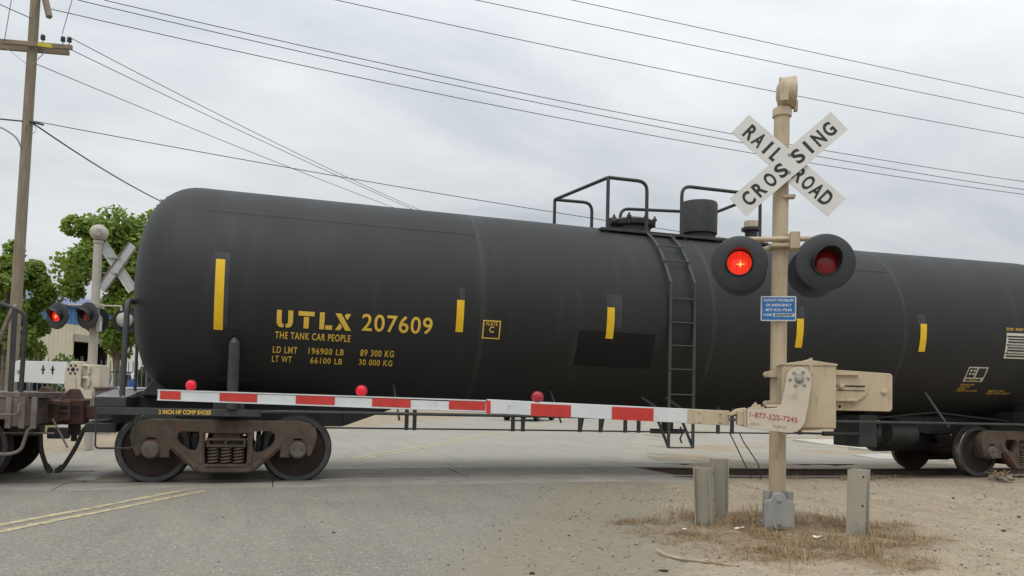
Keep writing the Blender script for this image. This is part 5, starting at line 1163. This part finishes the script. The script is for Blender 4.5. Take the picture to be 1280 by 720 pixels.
# ---------------------------------------------------------------- ground litter
def blades(name, n, area, hrange, wdt, m, seed, flat=.5, mask=None):
    r = random.Random(seed); vs = []; fs = []; k = 0; tries = 0
    while k < n and tries < n*12:
        tries += 1; x = r.uniform(area[0], area[1]); y = r.uniform(area[2], area[3])
        if mask and r.random() > mask(x, y): continue
        for j in range(r.randint(1, 4)):
            x2, y2 = x+r.gauss(0, .025), y+r.gauss(0, .025); z = gz(x2, y2)-.003; h = r.uniform(*hrange)*(.5 if r.random() < .5 else 1); a = r.uniform(0, 2*PI)
            lay = r.random() < flat; e_ = r.uniform(.02, .25) if lay else r.uniform(.7, 1.5)
            d_ = Vector((math.cos(a)*math.cos(e_), math.sin(a)*math.cos(e_), math.sin(e_))); s_ = Vector((-math.sin(a), math.cos(a), 0))*wdt*r.uniform(.6, 1.3)
            p = Vector((x2, y2, z+.004)); q = p+d_*h*.6; e2_ = p+d_*h+Vector((math.cos(a)*.2*h, math.sin(a)*.2*h, -.12*h if not lay else 0))
            k0 = len(vs); vs += [p-s_, p+s_, q+s_*.8, q-s_*.8, e2_]; fs += [(k0, k0+1, k0+2, k0+3), (k0+3, k0+2, k0+4)]; k += 1
    me_ = bpy.data.meshes.new(name); me_.from_pydata([tuple(v) for v in vs], [], fs); return link(name, me_, m)
def gm(x, y):
    base_ = straw(x, y)
    cl_ = max(0, mn.noise((x*3.1, y*3.1, 21))+.15)*1.6
    return min(1, base_*cl_+.10*base_)
o = blades('dry_grass', 20000, (2.6, 7.6, 3.9, 9.2), (.03, .10), .0020, 'straw', 11, .80, gm); tag(o, 'dry straw coloured grass flattened round the signal foot', 'grass', kind='stuff')
def gm2(x, y):
    s_ = 0
    for (a, b, r_) in ((5.35, 5.95, .16), (5.5, 6.6, .22), (4.25, 7.35, .25), (4.45, 6.75, .18), (4.95, 6.85, .25), (5.2, 7.3, .2), (4.6, 5.3, .2), (3.7, 5.2, .15)): s_ = max(s_, math.exp(-((x-a)**2+(y-b)**2)/r_**2))
    return s_
o = blades('grass_tufts', 1500, (3.3, 6.2, 4.8, 8.0), (.10, .24), .002, 'straw', 12, .15, gm2); tag(o, 'upright dry grass tufts beside the guard posts', 'grass', kind='stuff')
o = blades('rail_weeds', 700, (7.4, 10.5, 10.7, 11.15), (.05, .16), .0025, 'straw', 13, .3, lambda x, y: max(0, mn.noise((x*2, y*2, 2)))); tag(o, 'sparse dry weeds along the near rail', 'weeds', kind='stuff')
def gm3(x, y): return max(0, mn.noise((x*.7, y*.7, 4))+.25)
o = blades('verge_weeds', 9000, (-9.5, -2.0, 22.5, 29.0), (.10, .36), .006, 'weed', 14, .2, lambda x, y: gm3(x, y)*(1 if st(x, y)[0] < -5.8 else 0)); tag(o, 'yellow green weeds on the far verge below the fence', 'weeds', kind='stuff')
# pebbles and clods: small stones as one mass
ico = bmesh.new(); bmesh.ops.create_icosphere(ico, subdivisions=1, radius=1); iv = [v.co.copy() for v in ico.verts]; fi = [tuple(v.index for v in f.verts) for f in ico.faces]; ico.free()
def pebbles(name, n, rr, m, seed, label, mask):
    r = random.Random(seed); vs = []; fs = []; k = 0
    while k < n:
        x = r.uniform(-.5, 14); y = r.uniform(3.2, 11.0)
        if r.random() > mask(x, y): continue
        k += 1; s_ = rr[0]+(rr[1]-rr[0])*r.random()**4; sx, sy, sz = s_*r.uniform(.7, 1.4), s_*r.uniform(.7, 1.3), s_*r.uniform(.4, .8); a = r.uniform(0, PI); z = max(gz(x, y), hump(x, y) if st(x, y)[0] < 4.1 else -9)
        k0 = len(vs)
        for v in iv:
            j = 1+r.uniform(-.22, .22); px, py = v.x*sx*j, v.y*sy*j; vs.append((x+px*math.cos(a)-py*math.sin(a), y+px*math.sin(a)+py*math.cos(a), z+sz*.45+v.z*sz*j))
        fs += [tuple(i+k0 for i in f) for f in fi]
    me_ = bpy.data.meshes.new(name); me_.from_pydata(vs, [], fs); return tag(link(name, me_, m), label, 'gravel', kind='stuff')
def pmask(x, y):
    s_ = st(x, y)[0]; return .05 if s_ < 3.9 else (1.0 if s_ < 5.2 else .6)
pebbles('loose_gravel', 5600, (.003, .015), 'stone', 21, 'small dark stones scattered over the shoulder and the dirt', pmask)
pebbles('pale_gravel', 2200, (.003, .009), 'stone2', 22, 'small pale stones scattered over the shoulder and the dirt', pmask)
def rock(x, y, s_, label, m='stone', seed=1):
    r = random.Random(seed); b = bmesh.new(); bmesh.ops.create_icosphere(b, subdivisions=2, radius=1)
    for v in b.verts: v.co *= 1+.35*mn.noise(v.co*1.7+Vector((seed, 0, 0)))+r.uniform(-.05, .05); v.co = Vector((v.co.x*s_[0], v.co.y*s_[1], v.co.z*s_[2]))
    me_ = bpy.data.meshes.new('stone'); b.to_mesh(me_); b.free(); o = link('stone', me_, m); o.location = (x, y, gz(x, y)+s_[2]*.45); return tag(o, label, 'stone', 'loose stones on the dirt')
rock(7.93, 8.90, (.05, .04, .03), 'small brown clod on the dirt right of the lone guard post', 'concrete', 3)
rock(8.95, 8.55, (.022, .02, .018), 'small black stone on the dirt right of the guard post', 'letterblk', 4)
rock(8.25, 6.98, (.02, .018, .012), 'small dark stone at the right edge of the dirt', 'letterblk', 5)
rock(6.95, 6.05, (.028, .02, .014), 'flat dark stone on the dirt below right', 'letterblk', 6)
rock(1.83, 5.26, (.018, .016, .011), 'black clod at the bottom edge of the road', 'letterblk', 7)
rock(2.76, 5.13, (.05, .013, .01), 'flat black scrap at the bottom edge left of the twig', 'letterblk', 8)
# clump of earth and weed by the right wheel
CLP = thing('earth_clump', 'dark clump of earth and dry weed beside the right wheel', 'clump', (11.95, 10.45, gz(11.95, 10.45)))
b = bmesh.new(); bmesh.ops.create_icosphere(b, subdivisions=3, radius=1)
for v in b.verts: v.co = Vector((v.co.x*.22, v.co.y*.14, v.co.z*.10))*(1+.5*mn.noise(v.co*2.2))
me_ = bpy.data.meshes.new('earth'); b.to_mesh(me_); b.free(); o = link('earth', me_, 'stone', CLP); o.location = (0, 0, .04)
r = random.Random(5); m = MB()
for i in range(40): a = r.uniform(0, 2*PI); p = Vector((r.gauss(0, .1), r.gauss(0, .06), .08)); m.tube([p, p+Vector((math.cos(a)*.06, math.sin(a)*.06, .07)), p+Vector((math.cos(a)*.14, math.sin(a)*.12, r.uniform(.0, .12)))], .004, 4)
m.build('dry_stems', 'straw', CLP)
# dead twig and paper scrap
TW = thing('dead_twig', 'pale dead branch lying on the dirt at the bottom edge', 'branch', (3.1, 5.5, gz(3.1, 5.5)))
def g_(x, y, dz=.01): return (x-3.1, y-5.5, gz(x, y)-gz(3.1, 5.5)+dz)
m = MB(); m.tube([g_(3.06, 5.80, .03), g_(3.04, 5.62, .02), g_(3.10, 5.48, .014), g_(3.16, 5.38, .012), g_(3.24, 5.26, .012), g_(3.36, 5.12, .012)], [.008, .011, .012, .011, .009, .005], 7); m.build('stem', 'twig', TW, smooth=True)
r = random.Random(9)
for i in range(9):
    x, y = 3.16+i*.018, 5.38-i*.022; a = r.uniform(-1.2, .6); L = r.uniform(.06, .16); m = MB(); m.tube([g_(x, y, .014), g_(x+L*.5*math.cos(a), y+L*.5*math.sin(a), .03), g_(x+L*math.cos(a), y+L*math.sin(a), .02)], [.005, .004, .002], 5); m.build('side_twig', 'twig', TW, smooth=True)
def scrap(x, y, s_, label, seed):
    r = random.Random(seed); n = 9; vs = [(0, 0, .012)]; 
    for i in range(n): a = 2*PI*i/n; q = s_*r.uniform(.7, 1.15); vs.append((q*math.cos(a), q*.6*math.sin(a), r.uniform(.0, .02)))
    m = MB(); m.add(vs, [(0, i+1, (i+1) % n+1) for i in range(n)]); o = m.build('paper_scrap', 'litter', None); o.location = (x, y, gz(x, y)+.008); sm_ = o.modifiers.new('solid', 'SOLIDIFY'); sm_.thickness = .003
    tag(o, label, 'litter', 'paper litter on the ground')
scrap(4.667, 5.887, .055, 'white crumpled scrap on the dirt between the mast foot and the guard post', 1)
scrap(4.20, 6.38, .045, 'pale flat scrap on the straw left of the mast foot', 2)
scrap(3.78, 6.62, .03, 'small pale scrap at the edge of the straw left of the guard posts', 3)
